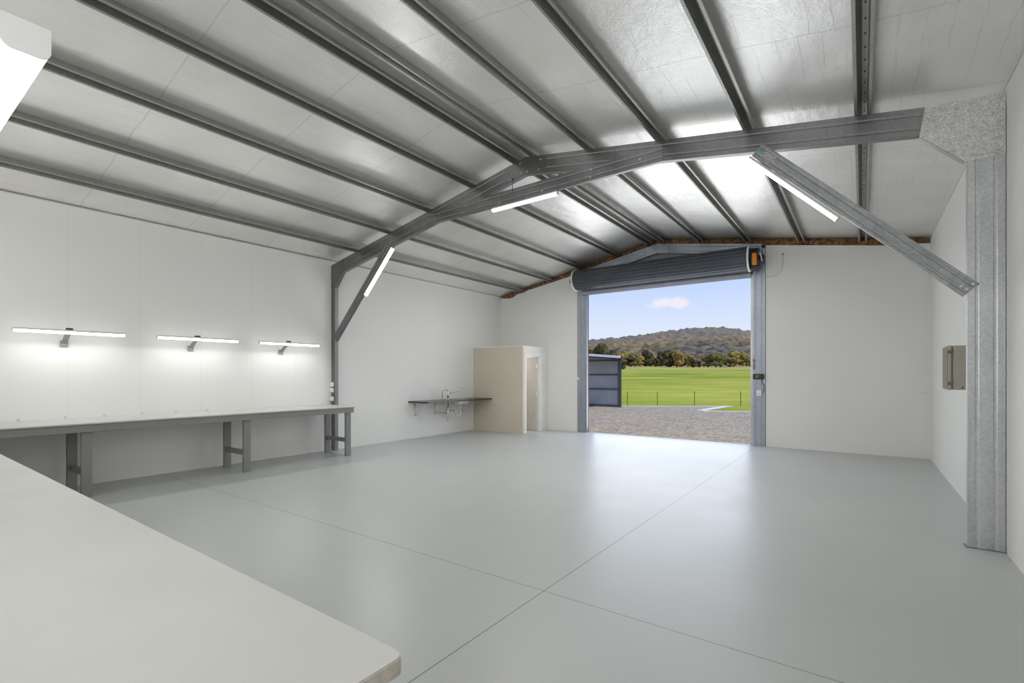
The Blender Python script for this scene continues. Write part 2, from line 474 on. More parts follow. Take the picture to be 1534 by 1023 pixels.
# roof sheeting above the foil
mb = MB()
mb.prism([(XL-0.4, zf(XL-0.4)+0.04), (RX, zf(RX)+0.04), (XR+0.4, zf(XR+0.4)+0.04), (XR+0.4, zf(XR+0.4)+0.06), (RX, zf(RX)+0.06), (XL-0.4, zf(XL-0.4)+0.06)],
         (0, YN-0.4, 0), (0, YB+0.3, 0), (1, 0, 0), (0, 0, 1))
struct(mb.build('roof', M['shed_wall']))

# ------------------------------------------------------------------ purlins (top-hat sections)
names_p = ['lowest roof purlin on the left slope, nearest the left wall',
           'second roof purlin up from the left wall',
           'third roof purlin up from the left wall',
           'fourth roof purlin up from the left wall, next below the ridge pair',
           'left one of the close pair of purlins at the ridge',
           'right one of the close pair of purlins at the ridge',
           'first roof purlin down the right slope from the ridge pair',
           'second roof purlin down the right slope from the ridge pair',
           'roof purlin meeting the rafter just above the right brace',
           'lowest roof purlin on the right slope, nearest the right-hand steel column']
for i, x in enumerate(PX):
    sl = 0.200 if x < RX else -0.159
    U = Vector((1, 0, sl)).normalized(); V = Vector((-sl, 0, 1)).normalized()
    z = zr(x)+0.003
    o = empty('roof_purlin', (x, YF, z))
    tag(o, 'galvanised '+names_p[i], 'purlin', 'galvanised top-hat purlins under the roof foil')
    path = [(-0.0675, 0.009), (-0.0675, 0), (-0.043, 0), (-0.02, 0.094), (0.02, 0.094), (0.043, 0), (0.0675, 0), (0.0675, 0.009)]
    mb = MB(); mb.prism(thick(path, 0.0022), (x, YN+0.01, z), (x, YB+0.09, z), U, V)
    mb.build('hat_section', M['purlin'], o)
    if i == 9:
        y = 0.35
        while y < YB-0.1:
            p = Vector((x, y, z))+V*0.0935
            mb = MB(); mb.tube([p, p-V*0.010], 0.0045, 6); mb.build('roof_screw', M['dark_hole'], o)
            y += 0.19

# ------------------------------------------------------------------ portal frame
fr = empty('portal_frame', (RX, YF, 0))
tag(fr, 'galvanised steel portal frame spanning the room, with bolted knee plates, tie beam and knee braces', 'steel frame')
T = 0.003
def rafter(xa, xb, name='rafter', y=YF, mat='galv', parent=fr, depth=0.25, fl=0.075, back=1):
    sl = (zr(xb)-zr(xa))/(xb-xa)
    mbb = MB()
    mbb.prism(cee(depth, fl), (xa, y, zr(xa)-depth), (xb, y, zr(xb)-depth), (0, back, 0), (0, 0, 1))
    return mbb.build(name, M[mat], parent)
rafter(XL+0.02, RX)
rafter(RX, XR-0.015)
# columns
mb = MB(); mb.prism(cee(0.236, 0.075, 0.02, 0.004), (0.742, YF, 0.004), (0.742, YF, 3.80), (0, 1, 0), (1, 0, 0))
col = mb.build('column', M['galv_col'], fr)
mb = MB(); mb.box(0.728, 0.981, YF-0.008, YF+0.10, 0.0, 0.006)
mb.build('base_plate', M['galv'], col)
mb = MB(); mb.prism(cee(0.118, 0.075, 0.02, 0.004, False), (-8.568, YF, 0.004), (-8.568, YF, 3.62), (0, 1, 0), (1, 0, 0))
mb.build('column', M['galv'], fr)
# knee plates
def plate(poly, name, mat, y=YF-0.004, t=0.004):
    m_ = MB(); m_.prism(poly, (0, y, 0), (0, y+t, 0), (1, 0, 0), (0, 0, 1))
    return m_.build(name, M[mat], fr)
pr = plate([(0.462, 3.912), (0.975, 3.872), (0.979, 3.352), (0.728, 3.352), (0.42, 3.656)], 'knee_plate', 'galv_plate')
for x, z in [(0.506, 3.862), (0.672, 3.832), (0.772, 3.855), (0.94, 3.842), (0.94, 3.643), (0.47, 3.7), (0.646, 3.671), (0.772, 3.642), (0.933, 3.405), (0.648, 3.473), (0.772, 3.403)]:
    mb = MB(); mb.bolt((x, YF-0.004, z), (0, -1, 0), 0.015, 0.015); mb.build('bolt', M['bolt'], pr)
pl = plate([(-8.568, 3.66), (-8.2, 3.745), (-8.19, 3.52), (-8.452, 3.22), (-8.568, 3.22)], 'knee_plate', 'galv')
mb = MB(); mb.prism([(0, 0), (0.075, 0), (0.075, 0.003), (0, 0.003)], (0.42, YF, 3.656), (0.728, YF, 3.352), (0, 1, 0), Vector((-1, 0, -1)).normalized())
mb.build('gusset_flange', M['galv'], pr)
mb = MB(); mb.prism([(0, 0), (0.075, 0), (0.075, 0.003), (0, 0.003)], (-8.19, YF, 3.52), (-8.452, YF, 3.22), (0, 1, 0), Vector((1, 0, -1)).normalized())
mb.build('gusset_flange', M['galv'], pl)
# apex plate and rod
ap = plate([(-4.27, zr(-4.27)-0.012), (-3.9, zr(-3.9)-0.012), (-3.56, zr(-3.56)-0.012), (-3.56, zr(-3.56)-0.235), (-3.9, zr(-3.9)-0.24), (-4.27, zr(-4.27)-0.235)], 'apex_plate', 'galv')
for x, z in [(-3.865, 4.388), (-3.669, 4.372), (-3.964, 4.387), (-3.64, 4.502), (-4.162, 4.347), (-3.986, 4.535)]:
    mb = MB(); mb.bolt((x, YF-0.004, z), (0, -1, 0), 0.010, 0.008); mb.build('bolt', M['bolt'], ap)
mb = MB(); mb.tube([(-4.12, YF-0.012, 4.36), (-4.12, YF-0.012, 4.16)], 0.006, 8); mb.build('hanger_rod', M['galv'], fr)
# tie beam (flanges to the viewer side)
mb = MB()
mb.prism(cee(0.190, 0.05), (-5.87, YF-0.006, 3.985), (-1.92, YF-0.006, 4.040), (0, 1, 0), (0, 0, 1))
tie = mb.build('tie_beam', M['galv'], fr)
for x, z in [(-2.856, 4.163), (-2.869, 4.07), (-3.608, 4.052), (-4.346, 4.045), (-5.083, 4.035), (-5.6, 4.12), (-2.2, 4.13)]:
    mb = MB(); mb.bolt((x, YF-0.010, z), (0, -1, 0), 0.010, 0.008); mb.build('bolt', M['bolt'], tie)
# braces
def brace(A, B, up):
    A = Vector(A); B = Vector(B)
    d = (B-A).normalized()
    V = Vector((up[0], 0, up[1])).normalized()
    m_ = MB(); m_.prism(cee(0.143, 0.045, 0.014), A, B, (0, 1, 0), V)
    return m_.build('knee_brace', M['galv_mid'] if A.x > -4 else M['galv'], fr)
br = brace((-0.955, YF-0.006, 3.850), (0.716, YF-0.006, 2.180), (1, 1))
bl = brace((-6.79, YF-0.006, 3.76), (-8.40, YF-0.006, 2.15), (-1, 1))
for x, z in [(0.735, 2.24), (0.775, 2.28), (0.70, 2.27)]:
    mb = MB(); mb.bolt((x, YF-0.010, z), (0, -1, 0), 0.009, 0.008); mb.build('bolt', M['bolt'], br)
# printed maker's mark on the upper end of the right brace
def text_mesh(name, body, size, mat, parent, Mx):
    cu = bpy.data.curves.new(name, 'FONT'); cu.body = body; cu.size = size; cu.extrude = 0.0003; cu.align_x = 'LEFT'; cu.offset = size*0.02
    t = bpy.data.objects.new(name, cu); C.objects.link(t)
    dg = bpy.context.evaluated_depsgraph_get(); dg.update()
    me = bpy.data.meshes.new_from_object(t.evaluated_get(dg))
    bpy.data.objects.remove(t)
    me.transform(Mx); me.materials.clear()
    return link(name, me, mat, parent)
dirx = Vector((1, 0, -1)).normalized(); upv = Vector((1, 0, 1)).normalized(); nrm = Vector((0, -1, 0))
def on_brace(s, w):   # s along, w across from lower edge
    return Vector((-0.955, YF-0.0100, 3.850))+dirx*s+upv*w
def bm_mat(s, w):
    p = on_brace(s, w)
    return Matrix(((dirx.x, upv.x, nrm.x, p.x), (dirx.y, upv.y, nrm.y, p.y), (dirx.z, upv.z, nrm.z, p.z), (0, 0, 0, 1)))
text_mesh('printed_letters', 'SPEC', 0.062, M['white_print'], br, bm_mat(0.095, 0.056))
text_mesh('printed_letters', 'STEEL', 0.034, M['white_print'], br, bm_mat(0.11, 0.026))
mb = MB()
for a in (0, 1, 2):
    an = PI/2+a*2*PI/3
    c_ = on_brace(0.045, 0.09)+dirx*math.cos(an)*0.013+upv*math.sin(an)*0.013
    mb.tube([c_, c_+nrm*0.0006], 0.013, 12)
mb.build('green_emblem', M['green_print'], br)

# ------------------------------------------------------------------ end frame at the back gable (behind the roller drum)
ef = empty('end_frame', (RX, 11.2, 0))
tag(ef, 'blue-grey galvanised gable rafters bolted at the apex behind the roller door drum', 'steel frame')
for xa, xb in ((-6.0, RX), (RX, -1.7)):
    m_ = MB(); m_.prism(cee(0.22, 0.06), (xa, 11.24, zr(xa)-0.25), (xb, 11.24, zr(xb)-0.25), (0, 1, 0), (0, 0, 1))
    m_.build('rafter', M['post'], ef)
m_ = MB(); m_.prism([(-4.2, 4.30), (-3.9, 4.36), (-3.6, 4.32), (-3.6, 4.52), (-3.9, 4.565), (-4.2, 4.51)], (0, 11.234, 0), (0, 11.238, 0), (1, 0, 0), (0, 0, 1))
apb = m_.build('apex_plate', M['post'], ef)
for x, z in [(-4.12, 4.36), (-4.12, 4.46), (-3.68, 4.38), (-3.68, 4.47), (-3.9, 4.42)]:
    m_ = MB(); m_.bolt((x, 11.233, z), (0, -1, 0), 0.014, 0.012); m_.build('bolt', M['bolt'], apb)

# insulation batts stuffed above the back wall lining
for (xa, xb, lab) in ((XL+0.1, RX, 'brown glasswool batt strip above the back wall, left roof slope'), (RX, XR-0.05, 'brown glasswool batt strip above the back wall, right roof slope')):
    m_ = MB()
    n_ = 60
    prev = None
    for i in range(n_+1):
        x = xa+(xb-xa)*i/n_
        fade = min(1, (x-XL)/0.7)
        if x > -0.2:
            fade = max(0.05, min(1, (XR-0.1-x)/0.9))
        ya = YB-0.02-0.03*noise.noise(Vector((x*3, 0, 0)))
        zt = zr(x)+0.085
        zb = zr(x)-0.07
        zb2 = zr(x)-0.012+0.02*noise.noise(Vector((x*5, 2, 0)))
        ring = [m_.bm.verts.new(p) for p in ((x, YB+0.02, zb), (x, ya+0.03, zb2-0.03), (x, ya, (zb2+zt)/2), (x, ya+0.02, zt), (x, YB+0.085, zt), (x, YB+0.085, zb))]
        if prev:
            for k in range(6):
                m_.bm.faces.new((prev[k], prev[(k+1) % 6], ring[(k+1) % 6], ring[k]))
        else:
            m_.bm.faces.new(ring)
        prev = ring
    m_.bm.faces.new(prev[::-1])
    o = m_.build('insulation_batt', M['batt'])
    tag(o, lab, 'insulation', kind='stuff')

# ------------------------------------------------------------------ roller door, posts, motor
dn = empty('door_1', (-3.85, YB, 0)); dn['kind'] = 'structure'
mb = MB(); mb.prism(cee(0.235, 0.07, 0.02, 0.004), (-6.03, YB-0.02, 0.0), (-6.03, YB-0.02, 4.0), (0, 1, 0), (1, 0, 0))
mb.build('door_post', M['post'], dn)
mb = MB(); mb.prism(cee(0.235, 0.07, 0.02, 0.004), (-1.873, YB-0.02, 0.0), (-1.873, YB-0.02, 4.14), (0, 1, 0), (1, 0, 0))
mb.build('door_post', M['post'], dn)
for xa in (-6.045, -1.638):
    pass
mb = MB(); mb.box(-5.795, -5.775, YB+0.0, YB+0.085, 0, 3.62); mb.build('door_guide', M['post'], dn); mb = MB(); mb.box(-5.79, -5.768, YB+0.086, YB+0.105, 0, 3.62); mb.build('door_edge', M['red_trim'], dn)
mb = MB(); mb.box(-1.915, -1.876, YB-0.01, YB+0.09, 0, 3.62); mb.box(-1.909, -1.90, YB-0.03, YB-0.01, 0, 3.62); mb.build('door_guide', M['galv_col'], dn)
mb = MB(); mb.box(-5.79, -1.9, YB+0.02, YB+0.095, 3.60, 4.12); mb.build('door_head', M['post'], dn)
mb = MB(); mb.box(-6.045, -6.03, YB+0.0, YB+0.09, 0, 4.05); mb.build('door_lining', M['timber'], dn)

rd = empty('roller_door', (-3.9, 11.0, 3.9))
tag(rd, 'dark blue-grey roller shutter door rolled up on its drum above the opening', 'roller door')
def drum(xa, xb, yc, zc, r, ribs):
    m_ = MB()
    seg = 192
    prof = []
    for k in range(seg):
        a = 2*PI*k/seg
        w = math.cos(a*ribs)
        rr = r+0.009*max(-0.7, min(0.7, w*1.6))
        prof.append((math.cos(a)*rr, math.sin(a)*rr))
    m_.prism(prof, (xa, yc, zc), (xb, yc, zc), (0, 1, 0), (0, 0, 1))
    return m_
drum(-5.90, -1.89, 11.0, 3.893, 0.245, 20).build('door_roll', M['roller'], rd)
for xa in (-5.935, -1.90):
    m_ = MB()
    n_ = 48
    for k in range(n_):
        a0 = 2*PI*k/n_; a1 = 2*PI*(k+1)/n_
        q = []
        for a in (a0, a1):
            for rr in (0.235, 0.272):
                for x in (xa, xa+0.035):
                    q.append(Vector((x, 11.0+math.cos(a)*rr, 3.893+math.sin(a)*rr)))
        vv = [m_.bm.verts.new(p) for p in q]
        for f in ((0, 1, 5, 4), (2, 6, 7, 3), (0, 4, 6, 2), (1, 3, 7, 5)):
            m_.bm.faces.new([vv[i] for i in f])
    bmesh.ops.remove_doubles(m_.bm, verts=m_.bm.verts, dist=1e-5)
    m_.build('end_ring', M['white'], rd)
# curtain tail hanging from the drum to its bottom rail
mb = MB()
zs = [3.90, 3.84, 3.82, 3.76, 3.74, 3.68, 3.66, 3.62]
prof = [(0.0 if (k % 2) else 0.012, z) for k, z in enumerate(zs)]
prof2 = []
for k, z in enumerate([3.90, 3.855, 3.845, 3.80, 3.79, 3.745, 3.735, 3.69, 3.68, 3.63]):
    prof2.append(((0.012 if (k//1) % 4 in (0, 3) else 0.0), z))
mb.prism(thick(prof2, 0.004), (-5.885, 11.245, 0), (-1.90, 11.245, 0), (0, 1, 0), (0, 0, 1))
mb.build('curtain_tail', M['rail'], rd)
mb = MB(); mb.box(-5.885, -1.90, 11.235, 11.275, 3.545, 3.64, 0.004); mb.box(-5.885, -1.90, 11.225, 11.285, 3.545, 3.560)
mb.build('bottom_rail', M['rail'], rd)
mb = MB(); mb.tube([(-6.06, 11.0, 3.893), (-1.60, 11.0, 3.893)], 0.03, 12)
ax = mb.build('axle', M['black'], rd)
for xa, s in ((-6.05, 1), (-1.66, 1)):
    mb = MB(); mb.box(xa-0.02, xa+0.02, 10.95, YB-0.02, 3.85, 3.94, 0.004); mb.box(xa-0.004, xa+0.004, YB-0.04, YB-0.02, 3.80, 4.0)
    mb.tube([(xa-0.03, 11.0, 3.893), (xa+0.03, 11.0, 3.893)], 0.055, 14)
    mb.build('bracket', M['black'], rd)
# motor head
mt = empty('door_opener', (-1.76, 11.0, 3.9))
tag(mt, 'dark roller door opener with orange cover beside the right end of the drum', 'door motor')
mb = MB(); mb.tube([(-1.85, 11.0, 3.90), (-1.70, 11.0, 3.90)], 0.19, 32)
mb.box(-1.84, -1.71, 10.90, 11.10, 3.66, 3.84, 0.02)
mb.build('motor_body', M['black'], mt)
mb = MB(); mb.box(-1.80, -1.72, 10.76, 10.86, 3.72, 3.95, 0.015); mb.build('orange_cover', M['orange'], mt)
mb = MB(); mb.tube([(-1.70, 10.95, 3.93), (-1.67, 10.88, 3.96), (-1.655, 10.9, 3.90), (-1.65, 10.95, 3.8)], 0.012, 8); mb.build('cable_boot', M['white'], mt)
# looping cable
pts = []
for i in range(25):
    t = i/24
    x = -1.33-0.0*t; z = 3.97
    # catenary like loop down then left to the motor
    a = PI*t
    if t < 0.5:
        s = t/0.5
        pts.append((-1.33-0.02*s*s-0.10*s**4, YB-0.012, 3.97-0.42*s+0.03*s**6))
    else:
        s = (t-0.5)/0.5
        pts.append((-1.45-0.20*math.sin(s*PI/2), YB-0.012-0.10*s, 3.58-0.05*math.sin(s*PI)+0.06*s*s))
cab = []
for i in range(29):
    t = i/28
    a = -t*PI*0.62
    cab.append((-1.555+0.235*math.cos(a*1.0), YB-0.012-0.05*t, 3.72+0.17*math.sin(a)*1.15))
cab = [(-1.315, YB-0.010, 3.965), (-1.313, YB-0.012, 3.90), (-1.315, YB-0.012, 3.80)]+cab
mb = MB(); mb.tube(cab, 0.006, 8); o = mb.build('power_cable', M['housing'], smooth=True)
tag(o, 'thin grey cable looping from wall hole to the roller door opener', 'cable')
mb = MB(); mb.tube([(-1.315, YB-0.004, 3.965), (-1.315, YB+0.002, 3.965)], 0.018, 14); o.parent = None
g = mb.build('grommet', M['dark_hole'], o)
# push button unit and switch on right post
sw = empty('door_control', (-1.76, YB-0.03, 1.45))
tag(sw, 'black push-button control unit on the right door post', 'control box')
mb = MB(); mb.box(-1.865, -1.655, YB-0.085, YB-0.02, 1.40, 1.515, 0.02, 3); mb.build('control_body', M['black'], sw)
mb = MB(); mb.box(-1.81, -1.75, YB-0.09, YB-0.083, 1.43, 1.49, 0.002); mb.build('button_pad', M['boxdark'], sw)
mb = MB(); mb.tube([(-1.70, YB-0.03, 1.41), (-1.69, YB-0.04, 1.33), (-1.66, YB-0.035, 1.27), (-1.655, YB-0.03, 1.18), (-1.67, YB-0.03, 1.12)], 0.006, 6); mb.build('lead', M['black'], sw)
sk = empty('wall_socket', (-1.74, YB-0.03, 1.12))
tag(sk, 'white power outlet on right door post under the black control unit', 'power outlet')
mb = MB(); mb.box(-1.795, -1.705, YB-0.055, YB-0.02, 1.055, 1.175, 0.005); mb.build('socket_plate', M['white'], sk)
mb = MB(); mb.box(-1.765, -1.735, YB-0.058, YB-0.054, 1.09, 1.11); mb.build('rocker', M['housing'], sk)
lt_ = empty('door_lock', (-1.86, YB-0.03, 1.75))
tag(lt_, 'small latch bolt and red tag high on right door guide', 'latch')
mb = MB(); mb.box(-1.865, -1.835, YB-0.035, YB-0.02, 1.60, 1.74, 0.003); mb.tube([(-1.85, YB-0.04, 1.62), (-1.85, YB-0.04, 1.72)], 0.007, 8); mb.build('latch_body', M['galv'], lt_)
mb = MB(); mb.box(-1.865, -1.835, YB-0.04, YB-0.028, 1.76, 1.83, 0.003); mb.build('red_tag', M['red_trim'], lt_)
wb = empty('door_stop', (-5.98, YB-0.03, 1.40))
tag(wb, 'small white bracket on the left door post', 'bracket')
mb = MB(); mb.box(-6.045, -5.97, YB-0.05, YB-0.022, 1.36, 1.42, 0.004); mb.box(-6.02, -6.0, YB-0.056, YB-0.05, 1.38, 1.40, 0.002); mb.build('bracket_body', M['white'], wb)

# ------------------------------------------------------------------ cubicle in back-left corner
cb = empty('corner_cubicle', (-7.7, 10.7, 0))
tag(cb, 'beige flat-topped cubicle in the back left corner with an open white-framed doorway', 'cubicle')
CX, CY, CZ = -6.95, 10.09, 2.215
mb = MB(); mb.box(XL+0.002, CX, CY, CY+0.07, 0, CZ); mb.build('front_panel', M['beige'], cb)
mb = MB()
dy0, dy1, dz = 10.245, 10.90, 1.985
mb.prism([(CY+0.071, 0), (dy0, 0), (dy0, dz), (dy1, dz), (dy1, 0), (YB-0.002, 0), (YB-0.002, CZ), (CY+0.071, CZ)], (CX-0.07, 0, 0), (CX, 0, 0), (0, 1, 0), (0, 0, 1))
mb.build('door_wall_panel', M['cream'], cb)
mb = MB(); mb.box(XL+0.002, CX, CY, YB-0.002, CZ+0.0005, CZ+0.02); mb.build('roof_panel', M['cream'], cb)
ar = MB()
ar.box(CX, CX+0.015, dy0-0.06, dy0, 0, dz+0.06, 0.003); ar.box(CX, CX+0.015, dy1, dy1+0.06, 0, dz+0.06, 0.003); ar.box(CX, CX+0.015, dy0-0.0, dy1+0.0, dz, dz+0.06, 0.003)
ar.box(CX-0.07, CX-0.001, dy0, dy0+0.012, 0, dz); ar.box(CX-0.07, CX-0.001, dy1-0.012, dy1, 0, dz); ar.box(CX-0.07, CX-0.001, dy0+0.012, dy1-0.012, dz-0.012, dz)
ar.build('architrave', M['gloss_white'], cb)
dl = MB(); dl.box(CX-0.07-0.62, CX-0.072, dy1-0.052, dy1-0.015, 0.02, dz-0.02, 0.002)
dlo = dl.build('door_leaf', M['doorleaf'], cb)
for z in (0.25, 1.0, 1.72):
    mb = MB(); mb.tube([(CX-0.066, dy1-0.056, z-0.05), (CX-0.066, dy1-0.056, z+0.05)], 0.007, 8)
    mb.build('hinge', M['chrome'], dlo)
mb = MB(); mb.tube([(CX-0.62, dy1-0.052, 1.0), (CX-0.62, dy1-0.10, 1.0)], 0.012, 10); mb.tube([(CX-0.62, dy1-0.10, 1.0), (CX-0.52, dy1-0.10, 1.0)], 0.009, 10)
mb.build('handle', M['chrome'], dlo)

# ------------------------------------------------------------------ sink bench
sb = empty('sink_bench', (XL+0.3, 9.0, 0.88))
tag(sb, 'thin black wall-hung worktop on white brackets running into the beige cubicle', 'worktop')
mb = MB()
SX = -7.93
# top with a hole for the basin
bx0, bx1, by0, by1 = -8.42, -8.10, 8.98, 9.42
zt0, zt1 = 0.845, 0.880
for a, b_, c_, d_ in ((XL+0.002, bx0, 7.75, CY-0.002), (bx1, SX, 7.75, CY-0.002), (bx0, bx1, 7.75, by0), (bx0, bx1, by1, CY-0.002)):
    mb.box(a, b_, c_, d_, zt0, zt1)
bmesh.ops.remove_doubles(mb.bm, verts=mb.bm.verts, dist=1e-5)
mb.build('worktop', M['worktop'], sb)
for y in (7.95, 8.62, 9.62):
    m_ = MB()
    m_.tube([(-8.10, y, 0.838), (-8.56, y, 0.838)], 0.010, 8)
    m_.tube([(-8.56, y, 0.838), (-8.56, y, 0.52)], 0.010, 8)
    m_.tube([(-8.14, y, 0.835), (-8.42, y, 0.60), (-8.50, y, 0.55), (-8.555, y, 0.545)], 0.010, 8)
    m_.build('bracket', M['stainless'], sb, smooth=True)
bs = empty('sink_basin', (-8.26, 9.2, 0.88))
tag(bs, 'small stainless steel basin with waste pipes under the black worktop', 'sink')
m_ = MB()
seg = 32
def rr_ring(sx, sy, z, n=seg):
    out = []
    for k in range(n):
        a = 2*PI*k/n
        cx_, sy_ = math.cos(a), math.sin(a)
        px = math.copysign(abs(cx_)**0.5, cx_)*sx; py = math.copysign(abs(sy_)**0.5, sy_)*sy
        out.append((-8.26+px, 9.20+py, z))
    return out
rings = [rr_ring(0.165, 0.225, 0.884), rr_ring(0.155, 0.215, 0.884), rr_ring(0.150, 0.21, 0.80), rr_ring(0.12, 0.18, 0.735), rr_ring(0.02, 0.02, 0.73), rr_ring(0.022, 0.022, 0.725), rr_ring(0.125, 0.185, 0.729), rr_ring(0.157, 0.217, 0.80), rr_ring(0.157, 0.217, 0.88), rr_ring(0.165, 0.225, 0.8805)]
vr = [[m_.bm.verts.new(p) for p in r] for r in rings]
for a, b_ in zip(vr, vr[1:]):
    for k in range(seg):
        m_.bm.faces.new((a[k], a[(k+1) % seg], b_[(k+1) % seg], b_[k]))
m_.build('bowl', M['stainless'], bs, smooth=True)
m_ = MB()
m_.tube([(-8.26, 9.2, 0.73), (-8.26, 9.2, 0.60)], 0.028, 12)
m_.tube([(-8.26, 9.2, 0.66), (-8.26, 9.2, 0.50), (-8.26, 9.17, 0.46), (-8.26, 9.11, 0.45), (-8.26, 9.06, 0.47), (-8.26, 9.04, 0.52), (-8.28, 9.04, 0.575), (-8.36, 9.04, 0.59), (-8.565, 9.04, 0.59)], 0.020, 12)
m_.tube([(-8.26, 9.2, 0.565), (-8.26, 9.2, 0.535)], 0.028, 12)
m_.build('waste_trap', M['capgrey'], bs, smooth=True)
tp = empty('mixer_tap', (-8.30, 8.80, 0.88))
tag(tp, 'tall chrome mixer tap beside the basin with supply valves below the worktop', 'tap')
m_ = MB()
m_.tube([(-8.30, 8.80, 0.88), (-8.30, 8.80, 0.90)], 0.028, 16)
m_.tube([(-8.30, 8.80, 0.90), (-8.30, 8.80, 1.10)], 0.019, 14)
m_.tube([(-8.30, 8.80, 1.03), (-8.22, 8.88, 1.06), (-8.12, 8.97, 1.095), (-8.11, 8.98, 1.07)], 0.013, 12)
m_.build('spout', M['chrome'], tp, smooth=True)
m_ = MB(); m_.tube([(-8.30, 8.80, 1.10), (-8.30, 8.80, 1.135)], 0.021, 14); m_.tube([(-8.30, 8.80, 1.125), (-8.36, 8.74, 1.15)], 0.007, 8); m_.build('lever', M['chrome'], tp, smooth=True)
m_ = MB()
m_.tube([(-8.30, 8.80, 0.845), (-8.30, 8.80, 0.55), (-8.30, 8.80, 0.36)], 0.011, 10)
m_.tube([(-8.30, 8.80, 0.56), (-8.45, 8.73, 0.56), (-8.565, 8.71, 0.56)], 0.010, 10)
m_.tube([(-8.30, 8.80, 0.53), (-8.42, 8.90, 0.53), (-8.565, 8.93, 0.53)], 0.010, 10)
m_.tube([(-8.54, 8.71, 0.56), (-8.49, 8.71, 0.56)], 0.026, 12); m_.tube([(-8.54, 8.93, 0.53), (-8.49, 8.93, 0.53)], 0.026, 12)
m_.tube([(-8.30, 8.80, 0.38), (-8.30, 8.80, 0.34)], 0.018, 10)
m_.build('supply_valves', M['chrome'], tp, smooth=True)
tp2 = empty('filter_tap', (-8.42, 8.70, 0.88))
tag(tp2, 'slim straight chrome tap just left of the tall mixer tap', 'tap')
m_ = MB(); m_.tube([(-8.40, 8.70, 0.88), (-8.40, 8.70, 0.895)], 0.02, 12); m_.tube([(-8.40, 8.70, 0.895), (-8.40, 8.70, 1.06), (-8.385, 8.70, 1.10), (-8.35, 8.72, 1.12), (-8.31, 8.74, 1.10)], 0.008, 10)
m_.build('tap_body', M['chrome'], tp2, smooth=True)

# ------------------------------------------------------------------ sockets
def socket(x, y, z, label, axis='X', w=0.115, h=0.07, two=True):
    o = empty('power_outlet', (x, y, z))
    tag(o, label, 'power outlet')
    m_ = MB(); rk = []
    if axis == 'X':
        m_.box(x, x+0.012, y-w/2, y+w/2, z-h/2, z+h/2, 0.003)
        for s in ((-1, 1) if two else (0,)):
            m2 = MB(); rk.append(m2); m2.box(x+0.011, x+0.016, y+s*w*0.25-0.012, y+s*w*0.25+0.012, z-0.008, z+0.012, 0.001)
    else:
        m_.box(x-w/2, x+w/2, y-0.012, y, z-h/2, z+h/2, 0.003)
        for s in ((-1, 1) if two else (0,)):
            m2 = MB(); rk.append(m2); m2.box(x+s*w*0.25-0.012, x+s*w*0.25+0.012, y-0.016, y-0.011, z-0.008, z+0.012, 0.001)
    m_.build('face_plate', M['white'], o)
    for m2 in rk: m2.build('rocker', M['housing'], o)
    return o
socket(XL, 8.47, 1.17, 'faint white wall outlet above the left half of the black worktop')
socket(XL, 9.67, 1.15, 'faint white wall outlet above the worktop beside the cubicle')
socket(XL, 9.75, 0.44, 'white wall outlet low under the worktop beside the cubicle')
socket(0.884, YB, 1.18, 'white blank outlet on back wall near right corner', 'Y')
socket(XL, 3.84, 0.72, 'white outlet under the long bench beside its middle legs', w=0.15, h=0.08)
# outlets stacked on left column
for z, lab in ((1.305, 'topmost white outlet box on the left steel column'), (1.19, 'middle white outlet box on the left steel column'), (1.02, 'lowest white outlet box on the left column, just above the bench')):
    o = empty('outlet_box', (-8.51, YF, z)); tag(o, lab, 'power outlet')
    m_ = MB(); m_.box(-8.562, -8.478, YF-0.035, YF-0.001, z-0.042, z+0.042, 0.006); m_.build('face_plate', M['white'], o)
    m_ = MB(); m_.box(-8.54, -8.50, YF-0.039, YF-0.034, z-0.012, z+0.012, 0.001); m_.build('rocker', M['housing'], o)

# ------------------------------------------------------------------ long bench on left wall
bn = empty('workbench', (-8.1, 3.0, 0))
tag(bn, 'long grey-framed workbench with pale top along the left wall', 'workbench')
BT = 0.912
mb = MB(); mb.box(XL+0.002, -7.615, 0.72, 5.60, BT-0.018, BT, 0.003); mb.build('bench_top', M['bench_top'], bn)
mb = MB(); mb.box(-7.672, -7.632, 0.72, 5.575, BT-0.112, BT-0.0185, 0.003); mb.build('front_rail', M['bench_grey'], bn)
mb = MB(); mb.box(-8.32, -7.673, 5.535, 5.575, BT-0.112, BT-0.0185, 0.003); mb.build('end_rail', M['bench_grey'], bn)
mb = MB(); mb.box(XL+0.003, XL+0.04, 0.72, 5.53, BT-0.112, BT-0.0185, 0.003); mb.build('back_rail', M['bench_grey'], bn)
for k, y in enumerate((1.715, 3.62, 5.435)):
    for x in (-7.718, -8.36):
        m_ = MB(); m_.box(x-0.002, x+0.045, y, y+0.105, 0, BT-(0.0185 if x < -8 else 0.0185), 0.003)
        m_.build('leg', M['bench_grey'], bn)
    m_ = MB(); m_.box(-8.314, -7.721, y+0.03, y+0.075, 0.255, 0.33, 0.003); m_.build('stretcher', M['bench_grey'], bn)
# screw cover clips along the back edge
clipmat = M['white']
for k, y in enumerate((1.31, 1.75, 2.16, 2.60, 3.03, 3.47)):
    m_ = MB(); m_.box(XL+0.002, XL+0.05, y-0.012, y+0.012, BT, BT+0.004, 0.001); m_.box(XL+0.002, XL+0.008, y-0.012, y+0.012, BT+0.004, BT+0.035, 0.001)
    m_.bolt((XL+0.008, y, BT+0.022), (1, 0, 0), 0.004, 0.003)
    o = m_.build('angle_clip', M['housing'])
    o['label'] = 'small metal angle clip fixing the long bench top to the left wall'; o['category'] = 'bracket'; o['group'] = 'angle clips along the back of the long bench'

